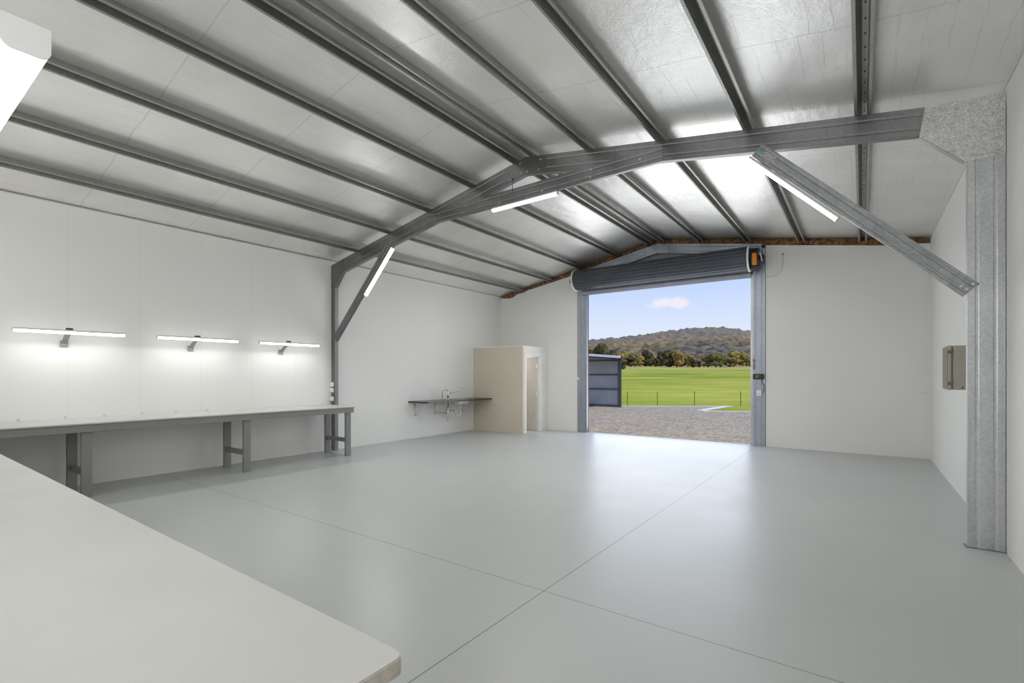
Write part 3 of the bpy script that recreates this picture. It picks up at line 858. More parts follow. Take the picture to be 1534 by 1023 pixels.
# ------------------------------------------------------------------ near bench
nb = empty('workbench', (-4.5, 0.3, 0))
tag(nb, 'wide pale-topped workbench with rounded corner in the near left, closest to the viewer', 'workbench')
poly = []
NX0, NX1, NY0, NY1 = XL+0.002, -0.790, YN+0.002, 0.712
rc = 0.032
poly = [(NX0, NY0), (NX1, NY0)]
for k in range(9):
    a = k/8*PI/2
    poly.append((NX1-rc+rc*math.cos(a), NY1-rc+rc*math.sin(a)))
poly.append((NX0, NY1))
t = bmesh.new()
a = [t.verts.new((x, y, 0.866)) for x, y in poly]; b_ = [t.verts.new((x, y, 0.902)) for x, y in poly]
n_ = len(poly)
t.faces.new(a[::-1]); top = t.faces.new(b_)
for k in range(n_):
    t.faces.new((a[k], a[(k+1) % n_], b_[(k+1) % n_], b_[k]))
t.normal_update()
bmesh.ops.bevel(t, geom=[e for e in top.edges], offset=0.003, segments=2, affect='EDGES')
for f in t.faces:
    f.material_index = 0 if f.normal.z > 0.3 else 1
me = bpy.data.meshes.new('bench_top'); t.to_mesh(me); t.free()
o = link('bench_top', me, M['bench_top'], nb); me.materials.append(M['board_edge'])
mb = MB(); mb.box(-8.3, -0.90, 0.60, 0.635, 0.78, 0.8655, 0.003); mb.build('front_rail', M['bench_grey'], nb)
mb = MB(); mb.box(-0.90, -0.862, -0.09, 0.635, 0.78, 0.8655, 0.003); mb.build('end_rail', M['black'], nb)
for x in (-0.86, -2.9, -5.0, -7.2):
    for y in (0.60, -0.08):
        m_ = MB(); m_.prism(thick([(0, 0.04), (0, 0), (0.04, 0)], 0.004), (x-0.0, y-0.0, 0), (x, y, 0.8655), (-1, 0, 0), (0, 1, 0))
        m_.build('leg', M['black'], nb)

# ------------------------------------------------------------------ tube lights
LW = 0.031
def fixture(name, p0, p1, down, side, label, cat='light', extras=None, w=0.062, h=0.053):
    """batten between p0 and p1; 'down' points out of the lens, 'side' across"""
    p0 = Vector(p0); p1 = Vector(p1); D = Vector(down).normalized(); S = Vector(side).normalized()
    o = empty(name, (p0+p1)/2)
    tag(o, label, cat)
    d = (p1-p0).normalized()
    # housing: shallow tray; lens: rounded
    m_ = MB(); m_.prism([(-w/2, 0), (w/2, 0), (w/2, h*0.42), (-w/2, h*0.42)], p0+d*0.004, p1-d*0.004, S, D); m_.build('housing', M['housing'], o)
    r = 0.014
    pr_ = [(-w/2, h*0.425), (w/2, h*0.425)]
    for k in range(6):
        a = k/5*PI/2
        pr_.append((w/2-r+r*math.cos(a), h-r+r*math.sin(a)))
    for k in range(6):
        a = PI/2+k/5*PI/2
        pr_.append((-w/2+r+r*math.cos(a), h-r+r*math.sin(a)))
    m_ = MB(); m_.prism(pr_, p0+d*0.005, p1-d*0.005, S, D); m_.build('diffuser', M['tube'], o)
    cap = [(-w/2-0.001, -0.001), (w/2+0.001, -0.001)]+[(x*1.03, y*1.02) for x, y in pr_[2:]]
    for q, e in ((p0, 1), (p1, -1)):
        m_ = MB(); m_.prism(cap, q, q+d*e*0.005, S, D); m_.build('end_cap', M['capgrey'], o)
    return o
# on tie beam
fixture('batten_light', (-4.51, YF+0.025, 3.999), (-3.38, YF+0.025, 4.014), (0, 0, -1), (0, 1, 0), 'lit white batten light under the tie beam at the apex')
# on right brace
n_low = Vector((-1, 0, -1)).normalized()
q0 = Vector((-0.955, YF+0.022, 3.850))+n_low*0.016+dirx*(-0.01)
fixture('batten_light', q0, q0+dirx*1.13, n_low, (0, 1, 0), 'lit white batten light on the underside of the right knee brace')
dl_ = Vector((-1, 0, -1)).normalized(); nl = Vector((1, 0, -1)).normalized()
q0 = Vector((-6.79, YF+0.022, 3.76))+nl*0.004+dl_*(-0.02)
fixture('batten_light', q0, q0+dl_*1.09, nl, (0, 1, 0), 'lit white batten light on the underside of the left knee brace')
# on left wall, each on a tilting arm
def arm(o, x, y, z, wx, wz, axis):
    """bracket arm from wall point up to the fixture"""
    m_ = MB()
    if axis == 'X':
        m_.prism([(-0.028, -0.012), (0.028, -0.012), (0.028, 0.012), (-0.028, 0.012)], (wx+0.03, y, wz), (x, y, z), (0, 1, 0), (0, 0, 1))
        m_.build('arm', M['armgrey'], o)
        m_ = MB(); m_.box(wx, wx+0.03, y-0.04, y+0.04, wz-0.05, wz+0.03, 0.005); m_.build('wall_plate', M['armgrey'], o)
        m_ = MB(); m_.box(x-0.02, x+0.02, y-0.035, y+0.035, z+0.001, z+0.022, 0.003); m_.build('clamp', M['black'], o)
    else:
        m_.prism([(-0.028, -0.012), (0.028, -0.012), (0.028, 0.012), (-0.028, 0.012)], (y, wx+0.03, wz), (y, x, z), (1, 0, 0), (0, 0, 1))
        m_.build('arm', M['armgrey'], o)
        m_ = MB(); m_.box(y-0.04, y+0.04, wx, wx+0.03, wz-0.05, wz+0.03, 0.005); m_.build('wall_plate', M['armgrey'], o)
        m_ = MB(); m_.box(y-0.035, y+0.035, x-0.02, x+0.02, z+0.001, z+0.022, 0.003); m_.build('clamp', M['black'], o)
labs = ['lit wall tube light on bracket arm, nearest of the three above the long bench',
        'lit wall tube light on bracket arm, middle of the three above the long bench',
        'lit wall tube light on bracket arm, above the bench and next to the steel column']
TX = -8.30; TZ = 2.075
for k, (ya, yb) in enumerate(((1.215, 2.318), (2.695, 3.818), (4.166, 5.275))):
    o = fixture('wall_tube_light', (TX, ya, TZ), (TX, yb, TZ), (0, 0, -1), (1, 0, 0), labs[k])
    ym = (ya+yb)/2-0.03
    arm(o, TX, ym, TZ+0.002, XL, 1.92, 'X')
o = fixture('wall_tube_light', (-1.156, 0.186, 2.103), (-2.28, 0.186, 2.103), (0, 0, -1), (0, 1, 0), 'lit tube light with grey end cap, close above the near bench')
arm(o, 0.186, -1.72, 2.105, YN, 1.95, 'Y')

# ------------------------------------------------------------------ meter box on right wall
eb = empty('meter_box', (0.86, 7.2, 1.57))
tag(eb, 'grey-beige plastic enclosure with latched lid on right wall behind the column', 'enclosure')
mb = MB(); mb.box(0.790, XR-0.001, 7.0, 7.40, 1.335, 1.812, 0.012, 3); mb.build('enclosure_body', M['box'], eb)
mb = MB(); mb.box(0.752, 0.782, 6.995, 7.405, 1.330, 1.817, 0.012, 3); mb.build('lid', M['box'], eb)
mb = MB(); mb.box(0.7815, 0.7905, 7.004, 7.396, 1.339, 1.808, 0.004); mb.box(0.747, 0.7525, 7.01, 7.39, 1.345, 1.80, 0.002); mb.build('lid_seal', M['boxdark'], eb)
for z in (1.745, 1.405):
    m_ = MB(); m_.box(0.752, 0.790, 6.985, 7.0, z-0.02, z+0.02, 0.004); m_.tube([(0.765, 6.988, z), (0.745, 6.988, z)], 0.012, 10); m_.build('latch', M['boxdark'], eb)
mb = MB(); mb.tube([(0.955, 7.15, 1.335), (0.955, 7.15, 1.20)], 0.012, 10); mb.tube([(0.955, 7.15, 1.22), (0.98, 7.15, 1.16)], 0.012, 10); mb.build('conduit', M['box'], eb)
mb = MB(); mb.tube([(0.87, 6.998, 1.36), (0.87, 7.001, 1.36)], 0.009, 10); mb.tube([(0.92, 6.998, 1.66), (0.92, 7.001, 1.66)], 0.006, 10); mb.build('screw_plug', M['black'], eb)

# ------------------------------------------------------------------ OUTSIDE
def gravel_mat():
    m, nt, b = new_mat('gravel')
    v = coords(nt)
    vo = N(nt, 'ShaderNodeTexVoronoi'); vo.inputs['Scale'].default_value = 17
    nt.links.new(v, vo.inputs['Vector'])
    sep = N(nt, 'ShaderNodeSeparateColor'); nt.links.new(vo.outputs['Color'], sep.inputs['Color'])
    no = N(nt, 'ShaderNodeTexNoise'); no.inputs['Scale'].default_value = 0.9; no.inputs['Detail'].default_value = 8
    nt.links.new(v, no.inputs['Vector'])
    a = N(nt, 'ShaderNodeMath', operation='MULTIPLY'); a.inputs[1].default_value = 0.55; nt.links.new(sep.outputs['Red'], a.inputs[0])
    c = N(nt, 'ShaderNodeMath', operation='MULTIPLY_ADD'); c.inputs[1].default_value = 0.6; no.inputs['Scale'].default_value = 1.6; no.inputs['Roughness'].default_value = 0.7; nt.links.new(no.outputs['Fac'], c.inputs[0]); nt.links.new(a.outputs[0], c.inputs[2])
    r = N(nt, 'ShaderNodeValToRGB')
    r.color_ramp.elements[0].position = 0.15; r.color_ramp.elements[1].position = 0.95
    r.color_ramp.elements[0].color = (0.125, 0.10, 0.07, 1); r.color_ramp.elements[1].color = (0.56, 0.46, 0.34, 1)
    nt.links.new(c.outputs[0], r.inputs['Fac']); nt.links.new(r.outputs['Color'], b.inputs['Base Color'])
    b.inputs['Roughness'].default_value = 0.9
    bp = N(nt, 'ShaderNodeBump'); bp.inputs['Strength'].default_value = 0.7; bp.inputs['Distance'].default_value = 0.02
    nt.links.new(vo.outputs['Distance'], bp.inputs['Height']); nt.links.new(bp.outputs['Normal'], b.inputs['Normal'])
    return m
M['gravel'] = gravel_mat()
GZ = -0.10
Cc = (-5.62, 21.9); Bb = (-5.31, 26.1); Aa = (-9.75, 22.9)
mb = MB()
mb.prism([(-40, YB+0.14), (14, YB+0.14), (14, 30.0), (-3.85, 22.9), Cc, Bb, Aa, (-12.0, 24.5), (-40, 26.0)], (0, 0, GZ-0.05), (0, 0, GZ), (1, 0, 0), (0, 1, 0))
o = mb.build('ground_gravel', M['gravel']); o['kind'] = 'structure'
# concrete edging
def strip(a, b_, w, name, label):
    a = Vector((*a, 0)); b_ = Vector((*b_, 0)); d = (b_-a).normalized(); n = Vector((-d.y, d.x, 0))*w
    m_ = MB(); m_.prism([(0, GZ-0.02), (w, GZ-0.02), (w, GZ+0.035), (0, GZ+0.035)], a, b_, (-d.y, d.x, 0), (0, 0, 1))
    o = m_.build(name, M['concrete']); tag(o, label, 'kerb')
strip(Cc, Bb, 0.30, 'concrete_kerb', 'pale concrete edging strip running away from the gravel into the grass')
strip((-3.0, 23.5), Cc, 0.10, 'concrete_kerb', 'pale concrete edging along gravel at the near grass corner, right side')
strip(Bb, Aa, 0.08, 'concrete_kerb', 'pale concrete edging along the far side of the gravel beside the shed')

def grass_mat():
    m, nt, b = new_mat('grass')
    v = coords(nt)
    n1 = N(nt, 'ShaderNodeTexNoise'); n1.inputs['Scale'].default_value = 1.0; n1.inputs['Detail'].default_value = 8; n1.inputs['Roughness'].default_value = 0.62
    mp = N(nt, 'ShaderNodeMapping'); mp.inputs['Rotation'].default_value = (0, 0, 0.3); mp.inputs['Scale'].default_value = (0.05, 0.08, 1)
    nt.links.new(v, mp.inputs['Vector']); nt.links.new(mp.outputs['Vector'], n1.inputs['Vector'])
    r = N(nt, 'ShaderNodeValToRGB'); e = r.color_ramp.elements
    e[0].position = 0.34; e[0].color = (0.17, 0.225, 0.018, 1)
    e[1].position = 0.64; e[1].color = (0.44, 0.43, 0.075, 1)
    x = e.new(0.48); x.color = (0.29, 0.325, 0.035, 1)
    nt.links.new(n1.outputs['Fac'], r.inputs['Fac'])
    # drier with distance
    sp = N(nt, 'ShaderNodeSeparateXYZ'); nt.links.new(v, sp.inputs[0])
    n3 = N(nt, 'ShaderNodeTexNoise'); n3.inputs['Scale'].default_value = 0.02; n3.inputs['Detail'].default_value = 4; nt.links.new(v, n3.inputs['Vector'])
    ad = N(nt, 'ShaderNodeMath', operation='MULTIPLY_ADD'); ad.inputs[1].default_value = 110; nt.links.new(n3.outputs['Fac'], ad.inputs[0]); nt.links.new(sp.outputs['Y'], ad.inputs[2])
    mr = N(nt, 'ShaderNodeMapRange'); mr.inputs['From Min'].default_value = 165; mr.inputs['From Max'].default_value = 235
    nt.links.new(ad.outputs[0], mr.inputs['Value'])
    mix = N(nt, 'ShaderNodeMix', data_type='RGBA'); nt.links.new(mr.outputs['Result'], mix.inputs[0]); nt.links.new(r.outputs['Color'], mix.inputs[6]); mix.inputs[7].default_value = (0.42, 0.35, 0.13, 1)
    nt.links.new(mix.outputs[2], b.inputs['Base Color']); b.inputs['Roughness'].default_value = 0.95; b.inputs['Specular IOR Level'].default_value = 0.1
    return m
M['grass'] = grass_mat()
def ghz(x, y):
    d = math.hypot(x, y)
    if d < 27: return GZ-0.03
    t = (d-27)/173
    return GZ-0.03+4.7*min(t, 1.6)**1.15+0.35*noise.noise(Vector((x*0.02, y*0.03, 0)))*min(1, t*5)*3
def polar_grid(name, azs, ds, zfun, mat, smooth=True):
    m_ = MB(); vv = []
    for a in azs:
        ar_ = math.radians(a); row = []
        for d in ds:
            x, y = math.sin(ar_)*d, math.cos(ar_)*d
            row.append(m_.bm.verts.new((x, y, zfun(x, y, a, d))))
        vv.append(row)
    for i in range(len(azs)-1):
        for j in range(len(ds)-1):
            m_.bm.faces.new((vv[i][j], vv[i+1][j], vv[i+1][j+1], vv[i][j+1]))
    o = m_.build(name, mat, smooth=smooth, norm=False)
    return o
azs = [-75+i*0.75 for i in range(160)]
ds = [12.5*1.045**k for k in range(64)]+[205.9]
o = polar_grid('grass_field', azs, ds, lambda x, y, a, d: ghz(x, y), M['grass']); tag(o, 'rolling green and yellow paddock beyond the gravel yard', 'grass', kind='stuff')

def forest_mat():
    m, nt, b = new_mat('forest')
    v = coords(nt)
    n1 = N(nt, 'ShaderNodeTexNoise'); n1.inputs['Scale'].default_value = 0.018; n1.inputs['Detail'].default_value = 5
    nt.links.new(v, n1.inputs['Vector'])
    n2 = N(nt, 'ShaderNodeTexVoronoi'); n2.inputs['Scale'].default_value = 0.22
    nt.links.new(v, n2.inputs['Vector'])
    sep = N(nt, 'ShaderNodeSeparateColor'); nt.links.new(n2.outputs['Color'], sep.inputs['Color'])
    r = N(nt, 'ShaderNodeValToRGB'); e = r.color_ramp.elements
    e[0].position = 0.40; e[0].color = (0.135, 0.12, 0.095, 1)
    e[1].position = 0.62; e[1].color = (0.24, 0.165, 0.07, 1)
    nt.links.new(n1.outputs['Fac'], r.inputs['Fac'])
    k = N(nt, 'ShaderNodeMapRange'); k.inputs['To Min'].default_value = 0.55; k.inputs['To Max'].default_value = 1.45
    nt.links.new(sep.outputs['Green'], k.inputs['Value'])
    mx = N(nt, 'ShaderNodeMix', data_type='RGBA', blend_type='MULTIPLY'); mx.inputs[0].default_value = 1
    nt.links.new(r.outputs['Color'], mx.inputs[6]); nt.links.new(k.outputs['Result'], mx.inputs[7])
    # distance haze mixed into the colour, greyer towards the far ridge
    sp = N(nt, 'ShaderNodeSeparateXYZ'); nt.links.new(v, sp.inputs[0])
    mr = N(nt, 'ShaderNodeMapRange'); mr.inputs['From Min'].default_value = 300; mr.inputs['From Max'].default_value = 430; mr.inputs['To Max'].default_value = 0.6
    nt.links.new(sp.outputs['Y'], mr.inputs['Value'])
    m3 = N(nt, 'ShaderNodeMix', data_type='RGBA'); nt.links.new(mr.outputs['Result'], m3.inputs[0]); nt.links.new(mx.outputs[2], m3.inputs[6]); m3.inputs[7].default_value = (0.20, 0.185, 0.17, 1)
    nt.links.new(m3.outputs[2], b.inputs['Base Color']); b.inputs['Roughness'].default_value = 1.0; b.inputs['Specular IOR Level'].default_value = 0.0
    return m
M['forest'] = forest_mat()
RID = [(-80, 4.6), (-50, 4.2), (-35, 3.8), (-27, 3.9), (-24.5, 4.05), (-21.7, 4.25), (-18, 4.72), (-15.5, 4.98), (-13.0, 5.05), (-11, 4.75), (-9.6, 4.5), (-5, 3.9), (5, 3.4), (45, 3.0)]
def ridge(a):
    for (a0, e0), (a1, e1) in zip(RID, RID[1:]):
        if a0 <= a <= a1:
            t = (a-a0)/(a1-a0); return e0+(e1-e0)*t
    return 3.5
def hill(x, y, a, d):
    t = max(0, min(1, (d-206)/294))
    base = ghz(math.sin(math.radians(a))*206, math.cos(math.radians(a))*206)
    top = 1.5+math.tan(math.radians(ridge(a)))*500-2.5
    s = t**1.25
    z = base+(top-base)*s
    z += 5*noise.noise(Vector((x*0.012, y*0.012, 5)))*math.sin(PI*t)
    if d > 500:
        z = top-(d-500)*0.12
    # canopy bumps
    v = noise.voronoi(Vector((x/7.0, y/7.0, 0)))[0][0]
    v2 = noise.voronoi(Vector((x/3.6, y/3.6, 9)))[0][0]
    z += min(1, (d-206)/8)*((1-v)*3.4+(1-v2)*1.8+1.0)
    return z
azs = [-62+0.8*i for i in range(38)]+[-31.6+i*0.11 for i in range(235)]+[-5.6+0.8*i for i in range(40)]
ds = [206+1.9*k for k in range(157)]+[510+10*k for k in range(6)]
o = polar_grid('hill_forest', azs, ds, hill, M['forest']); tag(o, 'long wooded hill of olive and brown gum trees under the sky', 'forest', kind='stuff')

# individual trees along the foot of the hill
def leafmat(name, c1, c2):
    m, nt, b = new_mat(name)
    v = coords(nt)
    vo = N(nt, 'ShaderNodeTexVoronoi'); vo.inputs['Scale'].default_value = 1.3; nt.links.new(v, vo.inputs['Vector'])
    sep = N(nt, 'ShaderNodeSeparateColor'); nt.links.new(vo.outputs['Color'], sep.inputs['Color'])
    r = N(nt, 'ShaderNodeValToRGB'); r.color_ramp.elements[0].color = (*c1, 1); r.color_ramp.elements[1].color = (*c2, 1)
    nt.links.new(sep.outputs['Red'], r.inputs['Fac']); nt.links.new(r.outputs['Color'], b.inputs['Base Color'])
    b.inputs['Roughness'].default_value = 1.0; b.inputs['Specular IOR Level'].default_value = 0.0
    return m
LM = [leafmat('leaf_olive', (0.09, 0.085, 0.035), (0.24, 0.21, 0.10)),
      leafmat('leaf_gold', (0.15, 0.11, 0.035), (0.38, 0.28, 0.10)),
      leafmat('leaf_dark', (0.035, 0.035, 0.02), (0.12, 0.105, 0.055))]
def tree_meshes(kind, seed):
    rnd = random.Random(seed)
    cm = MB()
    H = 8.0
    nb_ = 13
    for k in range(nb_):
        a = rnd.uniform(0, 2*PI); rr = rnd.uniform(0, 2.1)
        c = Vector((math.cos(a)*rr, math.sin(a)*rr, rnd.uniform(1.7, 6.4)))
        t = bmesh.new(); bmesh.ops.create_icosphere(t, subdivisions=3, radius=rnd.uniform(1.1, 1.9))
        for v in t.verts:
            n = noise.noise(v.co*0.9+Vector((seed, k, 0)))*0.5+noise.noise(v.co*2.6+Vector((seed, k, 4)))*0.35
            v.co *= 1+n
            v.co.z *= 0.8
        cm.merge(t, Matrix.Translation(c))
    tm = MB()
    tm.tube([(0, 0, -0.4), (0.1, 0, 1.6), (0.0, 0.1, 3.2), (0.2, 0, 5.0)], [0.30, 0.24, 0.18, 0.08], 8)
    tm.tube([(0.05, 0, 2.2), (1.0, 0.3, 4.2)], [0.14, 0.05], 6)
    tm.tube([(0.05, 0.05, 2.6), (-1.1, -0.2, 4.6)], [0.13, 0.05], 6)
    return cm, tm
protos = []
tlabels = ['olive gum tree at the foot of the wooded hill', 'golden-brown gum tree at the foot of the wooded hill', 'dark gum tree at the foot of the wooded hill']
for k in range(3):
    cm, tm = tree_meshes(k, 11+k*5)
    root = empty('gum_tree', (0, 0, 0))
    cm.build('crown', LM[k], root, smooth=True); tm.build('trunk', M['bark'], root, smooth=True)
    protos.append([root, False])
rnd = random.Random(5)
spots = []
a = -28.2
while a < -8.0:
    d = rnd.uniform(188, 201) if a > -20 else rnd.uniform(175, 198)
    kk = 2 if rnd.random() < 0.25 else (0 if rnd.random() < 0.45 else 1)
    spots.append((a, d, kk, rnd.uniform(0.42, 0.8)))
    a += rnd.uniform(0.45, 0.9)
spots += [(-24.1, 120, 2, 0.62), (-23.3, 132, 2, 0.55), (-17.9, 184, 2, 0.85), (-17.0, 183, 1, 0.8), (-25.4, 150, 2, 0.95), (-27.0, 160, 2, 0.9)]
for a, d, kk, s in spots:
    root, used = protos[kk]
    x, y = math.sin(math.radians(a))*d, math.cos(math.radians(a))*d
    if used:
        r2 = root.copy(); C.objects.link(r2)
        for ch in list(root.children):
            c2 = ch.copy(); C.objects.link(c2); c2.parent = r2
        root = r2
    else:
        protos[kk][1] = True
    root.location = (x, y, ghz(x, y)-0.1)
    root.rotation_euler = (0, 0, rnd.uniform(0, 6.28)); root.scale = (s, s, s*rnd.uniform(0.85, 1.1))
    tag(root, tlabels[kk], 'tree', ['olive gum trees below the hill', 'golden gum trees below the hill', 'dark gum trees below the hill'][kk])

# fence : star pickets with wires
fe = empty('wire_fence', (-7.5, 25, GZ))
tag(fe, 'low wire fence of thin dark posts between gravel yard and paddock', 'fence')
fp = [(-11.4, 22.2), (-9.70, 23.5), (-8.50, 24.5), (-6.98, 25.7), (-5.06, 27.1), (-3.2, 28.6)]
for x, y in fp:
    m_ = MB(); m_.prism(thick([(-0.014, 0.0), (0, 0.008), (0.014, 0.0)], 0.006), (x, y, GZ-0.1), (x, y, GZ+0.74), (1, 0, 0), (0, 1, 0)); m_.build('fence_post', M['post_dark'], fe)
for z in (0.2, 0.42, 0.66):
    m_ = MB(); m_.tube([(x, y, GZ+z) for x, y in fp], 0.0035, 5); m_.build('wire', M['post_dark'], fe)

# neighbouring shed
sh = empty('open_shed', (-11.5, 22.0, GZ))
tag(sh, 'open-fronted blue-grey corrugated shed with white roof edge across the gravel yard', 'shed')
SY = 22.35; SX1 = -9.62; SX0 = -17.0
def sz(x): return 2.345+(-9.5-x)*0.085
prof = []
x = SX0
while x < SX1-0.001:
    prof += [(x, 0), (x+0.05, 0), (x+0.075, 0.012), (x+0.135, 0.012), (x+0.16, 0)]
    x += 0.19
mb = MB()
cols = [(px, SY+py) for px, py in prof]
prevv = None
for px, py in cols:
    a_ = mb.bm.verts.new((px, py, GZ)); b_ = mb.bm.verts.new((px, py, sz(px)-0.04))
    if prevv: mb.bm.faces.new((prevv[0], a_, b_, prevv[1]))
    prevv = (a_, b_)
mb.build('sheet_wall', M['shed_wall'], sh)
for z in (GZ+0.04, 0.75, 1.46, 2.16):
    m_ = MB(); m_.box(SX0, SX1, SY-0.06, SY-0.002, z, z+0.07); m_.build('girt', M['shed_frame'], sh)
mb = MB(); mb.box(SX1-0.04, SX1+0.09, SY-0.12, SY+0.02, GZ, sz(SX1)-0.04); mb.build('corner_post', M['shed_frame'], sh)
mb = MB(); mb.prism([(SX0, sz(SX0)-0.03), (SX1+0.50, sz(SX1+0.50)-0.03), (SX1+0.50, sz(SX1+0.50)), (SX0, sz(SX0))], (0, 21.25, 0), (0, SY+0.15, 0), (1, 0, 0), (0, 0, 1)); mb.build('roof_sheet', M['shed_frame'], sh)
mb = MB(); mb.prism([(SX0, sz(SX0)-0.05), (SX1+0.50, sz(SX1+0.50)-0.05), (SX1+0.50, sz(SX1+0.50)+0.06), (SX0, sz(SX0)+0.06)], (0, 21.20, 0), (0, 21.245, 0), (1, 0, 0), (0, 0, 1)); mb.build('roof_fascia', M['shed_fascia'], sh)
for i, yy in enumerate((21.4, 21.9)):
    m_ = MB(); m_.prism([(SX0, sz(SX0)-0.10), (SX1, sz(SX1)-0.10), (SX1, sz(SX1)-0.035), (SX0, sz(SX0)-0.035)], (0, yy, 0), (0, yy+0.05, 0), (1, 0, 0), (0, 0, 1)); m_.build('roof_batten', M['shed_frame'], sh)

# ------------------------------------------------------------------ camera
cd = bpy.data.cameras.new('camera'); cam = bpy.data.objects.new('camera', cd); C.objects.link(cam)
cd.sensor_fit = 'HORIZONTAL'; cd.sensor_width = 36.0
cd.lens = 726.85*36.0/1534
cd.shift_y = (561.0-511.5)/1534
cd.clip_start = 0.01; cd.clip_end = 3000
cam.location = (0, 0, 1.5)
cam.rotation_euler = (PI/2, 0, 0.625008)
sc.camera = cam

# ------------------------------------------------------------------ world
w = bpy.data.worlds.new('sky'); sc.world = w; w.use_nodes = True
nt = w.node_tree; nt.nodes.clear()
out = N(nt, 'ShaderNodeOutputWorld'); bg = N(nt, 'ShaderNodeBackground'); nt.links.new(bg.outputs[0], out.inputs[0])
tc = N(nt, 'ShaderNodeTexCoord'); sp = N(nt, 'ShaderNodeSeparateXYZ'); nt.links.new(tc.outputs['Generated'], sp.inputs[0])
r = N(nt, 'ShaderNodeValToRGB'); e = r.color_ramp.elements
e[0].position = 0.0; e[0].color = (0.76, 0.83, 0.96, 1)
e[1].position = 1.0; e[1].color = (0.18, 0.34, 0.80, 1)
x = e.new(0.09); x.color = (0.73, 0.81, 0.99, 1)
x = e.new(0.21); x.color = (0.47, 0.64, 0.985, 1)
x = e.new(0.4); x.color = (0.33, 0.52, 0.93, 1)
nt.links.new(sp.outputs['Z'], r.inputs['Fac'])
# small cumulus in direction (az -18, el 8.3)
az, el = math.radians(-18.0), math.radians(8.15)
cdv = Vector((math.sin(az)*math.cos(el), math.cos(az)*math.cos(el), math.sin(el)))
right = Vector((math.cos(az), -math.sin(az), 0)); upc = right.cross(cdv)
def vdot(vec, scale):
    n = N(nt, 'ShaderNodeVectorMath', operation='DOT_PRODUCT'); nt.links.new(tc.outputs['Generated'], n.inputs[0]); n.inputs[1].default_value = vec
    m_ = N(nt, 'ShaderNodeMath', operation='MULTIPLY'); m_.inputs[1].default_value = scale; nt.links.new(n.outputs['Value'], m_.inputs[0]); return m_.outputs[0]
u = vdot(right, 1/0.052); vv_ = vdot(upc, 1/0.0125)
uu = N(nt, 'ShaderNodeMath', operation='MULTIPLY'); nt.links.new(u, uu.inputs[0]); nt.links.new(u, uu.inputs[1])
vab = N(nt, 'ShaderNodeMath', operation='ABSOLUTE'); nt.links.new(u, vab.inputs[0])
vsh = N(nt, 'ShaderNodeMath', operation='MULTIPLY_ADD'); vsh.inputs[1].default_value = 0.55; nt.links.new(vab.outputs[0], vsh.inputs[0]); nt.links.new(vv_, vsh.inputs[2]); vv_ = vsh.outputs[0]
v2 = N(nt, 'ShaderNodeMath', operation='MULTIPLY'); nt.links.new(vv_, v2.inputs[0]); nt.links.new(vv_, v2.inputs[1])
rad = N(nt, 'ShaderNodeMath', operation='ADD'); nt.links.new(uu.outputs[0], rad.inputs[0]); nt.links.new(v2.outputs[0], rad.inputs[1])
cn = N(nt, 'ShaderNodeTexNoise'); cn.inputs['Scale'].default_value = 34; cn.inputs['Detail'].default_value = 7; nt.links.new(tc.outputs['Generated'], cn.inputs['Vector'])
sub = N(nt, 'ShaderNodeMath', operation='MULTIPLY_ADD'); sub.inputs[1].default_value = -2.6; nt.links.new(cn.outputs['Fac'], sub.inputs[0]); nt.links.new(rad.outputs[0], sub.inputs[2])
mr = N(nt, 'ShaderNodeMapRange'); mr.inputs['From Min'].default_value = -0.3; mr.inputs['From Max'].default_value = -1.3; mr.inputs['To Min'].default_value = 0.0; mr.inputs['To Max'].default_value = 0.75
nt.links.new(sub.outputs[0], mr.inputs['Value'])
front = vdot(cdv, 1.0)
gt = N(nt, 'ShaderNodeMath', operation='GREATER_THAN'); gt.inputs[1].default_value = 0.5; nt.links.new(front, gt.inputs[0])
cm_ = N(nt, 'ShaderNodeMath', operation='MULTIPLY'); nt.links.new(mr.outputs['Result'], cm_.inputs[0]); nt.links.new(gt.outputs[0], cm_.inputs[1])
mix = N(nt, 'ShaderNodeMix', data_type='RGBA'); nt.links.new(cm_.outputs[0], mix.inputs[0]); nt.links.new(r.outputs['Color'], mix.inputs[6]); mix.inputs[7].default_value = (0.96, 0.90, 0.93, 1)
nt.links.new(mix.outputs[2], bg.inputs['Color'])
bg.inputs['Strength'].default_value = 1.0

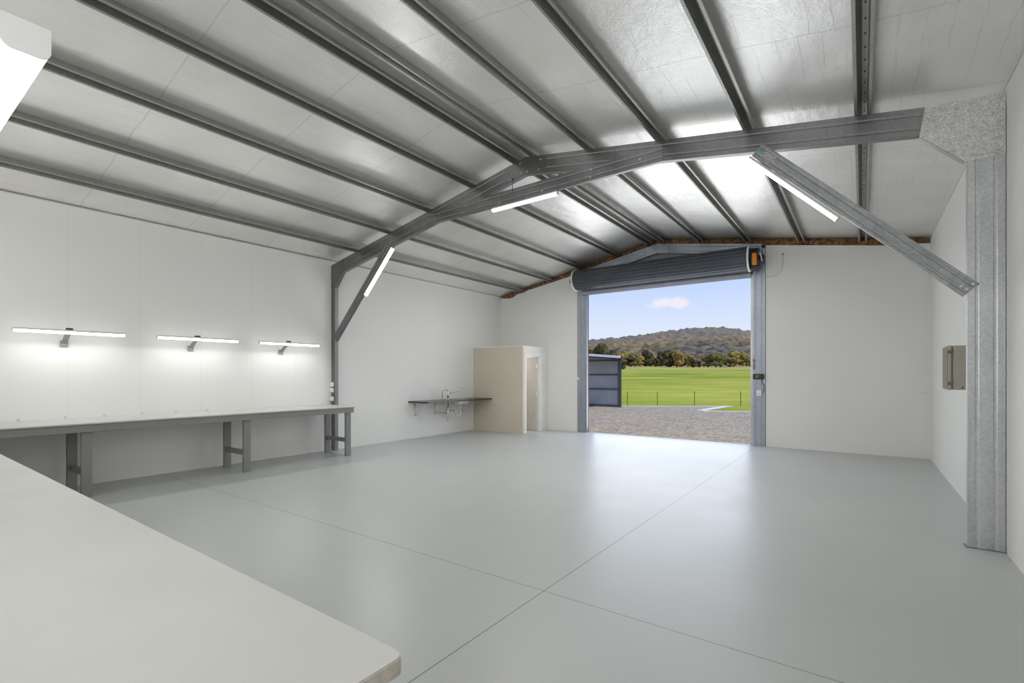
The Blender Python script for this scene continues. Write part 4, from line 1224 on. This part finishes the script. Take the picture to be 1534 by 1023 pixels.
# ------------------------------------------------------------------ lights
def area(name, loc, direction, long_axis, lx, ly, energy, col=(1, 1, 1)):
    """rectangular lamp; lx along long_axis"""
    l = bpy.data.lights.new(name, 'AREA'); l.shape = 'RECTANGLE'; l.size = lx; l.size_y = ly; l.energy = energy; l.color = col
    o = bpy.data.objects.new(name, l); C.objects.link(o)
    Z = -Vector(direction).normalized(); X = Vector(long_axis).normalized(); X = (X-Z*X.dot(Z)).normalized(); Y = Z.cross(X)
    o.matrix_world = Matrix(((X.x, Y.x, Z.x, loc[0]), (X.y, Y.y, Z.y, loc[1]), (X.z, Y.z, Z.z, loc[2]), (0, 0, 0, 1)))
    return o
sun = bpy.data.lights.new('sun', 'SUN'); sun.energy = 3.0; sun.angle = math.radians(1.5); sun.color = (1.0, 0.95, 0.86)
so = bpy.data.objects.new('sun', sun); C.objects.link(so)
so.rotation_euler = (Vector((0, 0, 0))-Vector((1.0, -0.10, 1.35))).to_track_quat('-Z', 'Y').to_euler()
# daylight coming in through the roller door opening (sky above the yard)
area('door_daylight', (-3.85, YB+0.16, 1.78), (0, -1, -0.05), (1, 0, 0), 3.7, 3.4, 82, (0.93, 0.96, 1.0))
for ya, yb in ((1.215, 2.318), (2.695, 3.818), (4.166, 5.275)):
    area('wall_tube_lamp', (TX, (ya+yb)/2, TZ-0.06), (0.35, 0, -1), (0, 1, 0), 1.08, 0.05, 4.2)
area('tie_tube_lamp', (-3.95, YF+0.025, 3.945), (0, 0, -1), (1, 0, 0), 1.1, 0.05, 30)
area('brace_tube_lamp', (-0.66, YF+0.0, 3.36), (-1, 0, -1), (1, 0, -1), 1.0, 0.05, 18)
area('brace_tube_lamp', (-7.10, YF+0.0, 3.26), (1, 0, -1), (1, 0, 1), 1.0, 0.05, 18)
area('bench_tube_lamp', (-1.72, 0.186, 2.04), (0, 0, -1), (1, 0, 0), 1.1, 0.05, 1.0)
# soft bounce fill from behind the viewer
area('room_fill', (-3.8, -0.08, 2.3), (0, 1, 0), (1, 0, 0), 8.6, 2.4, 92)
area('back_bay_fill', (-4.2, 8.6, 3.85), (0, 0, -1), (1, 0, 0), 5.5, 2.5, 55)  # added overhead fill lifting the far walls, no fixture
# added fill brightening the inside of the cubicle, no fixture there
area('cubicle_fill', (-7.9, 10.7, 2.1), (0.3, 0, -1), (1, 0, 0), 0.4, 0.3, 11)

sc.view_settings.view_transform = 'Standard'
sc.view_settings.look = 'None'
sc.view_settings.exposure = 0.0
sc.cycles.use_denoising = True
sc.cycles.max_bounces = 14
sc.cycles.diffuse_bounces = 8
sc.cycles.glossy_bounces = 6
sc.cycles.sample_clamp_indirect = 6.0
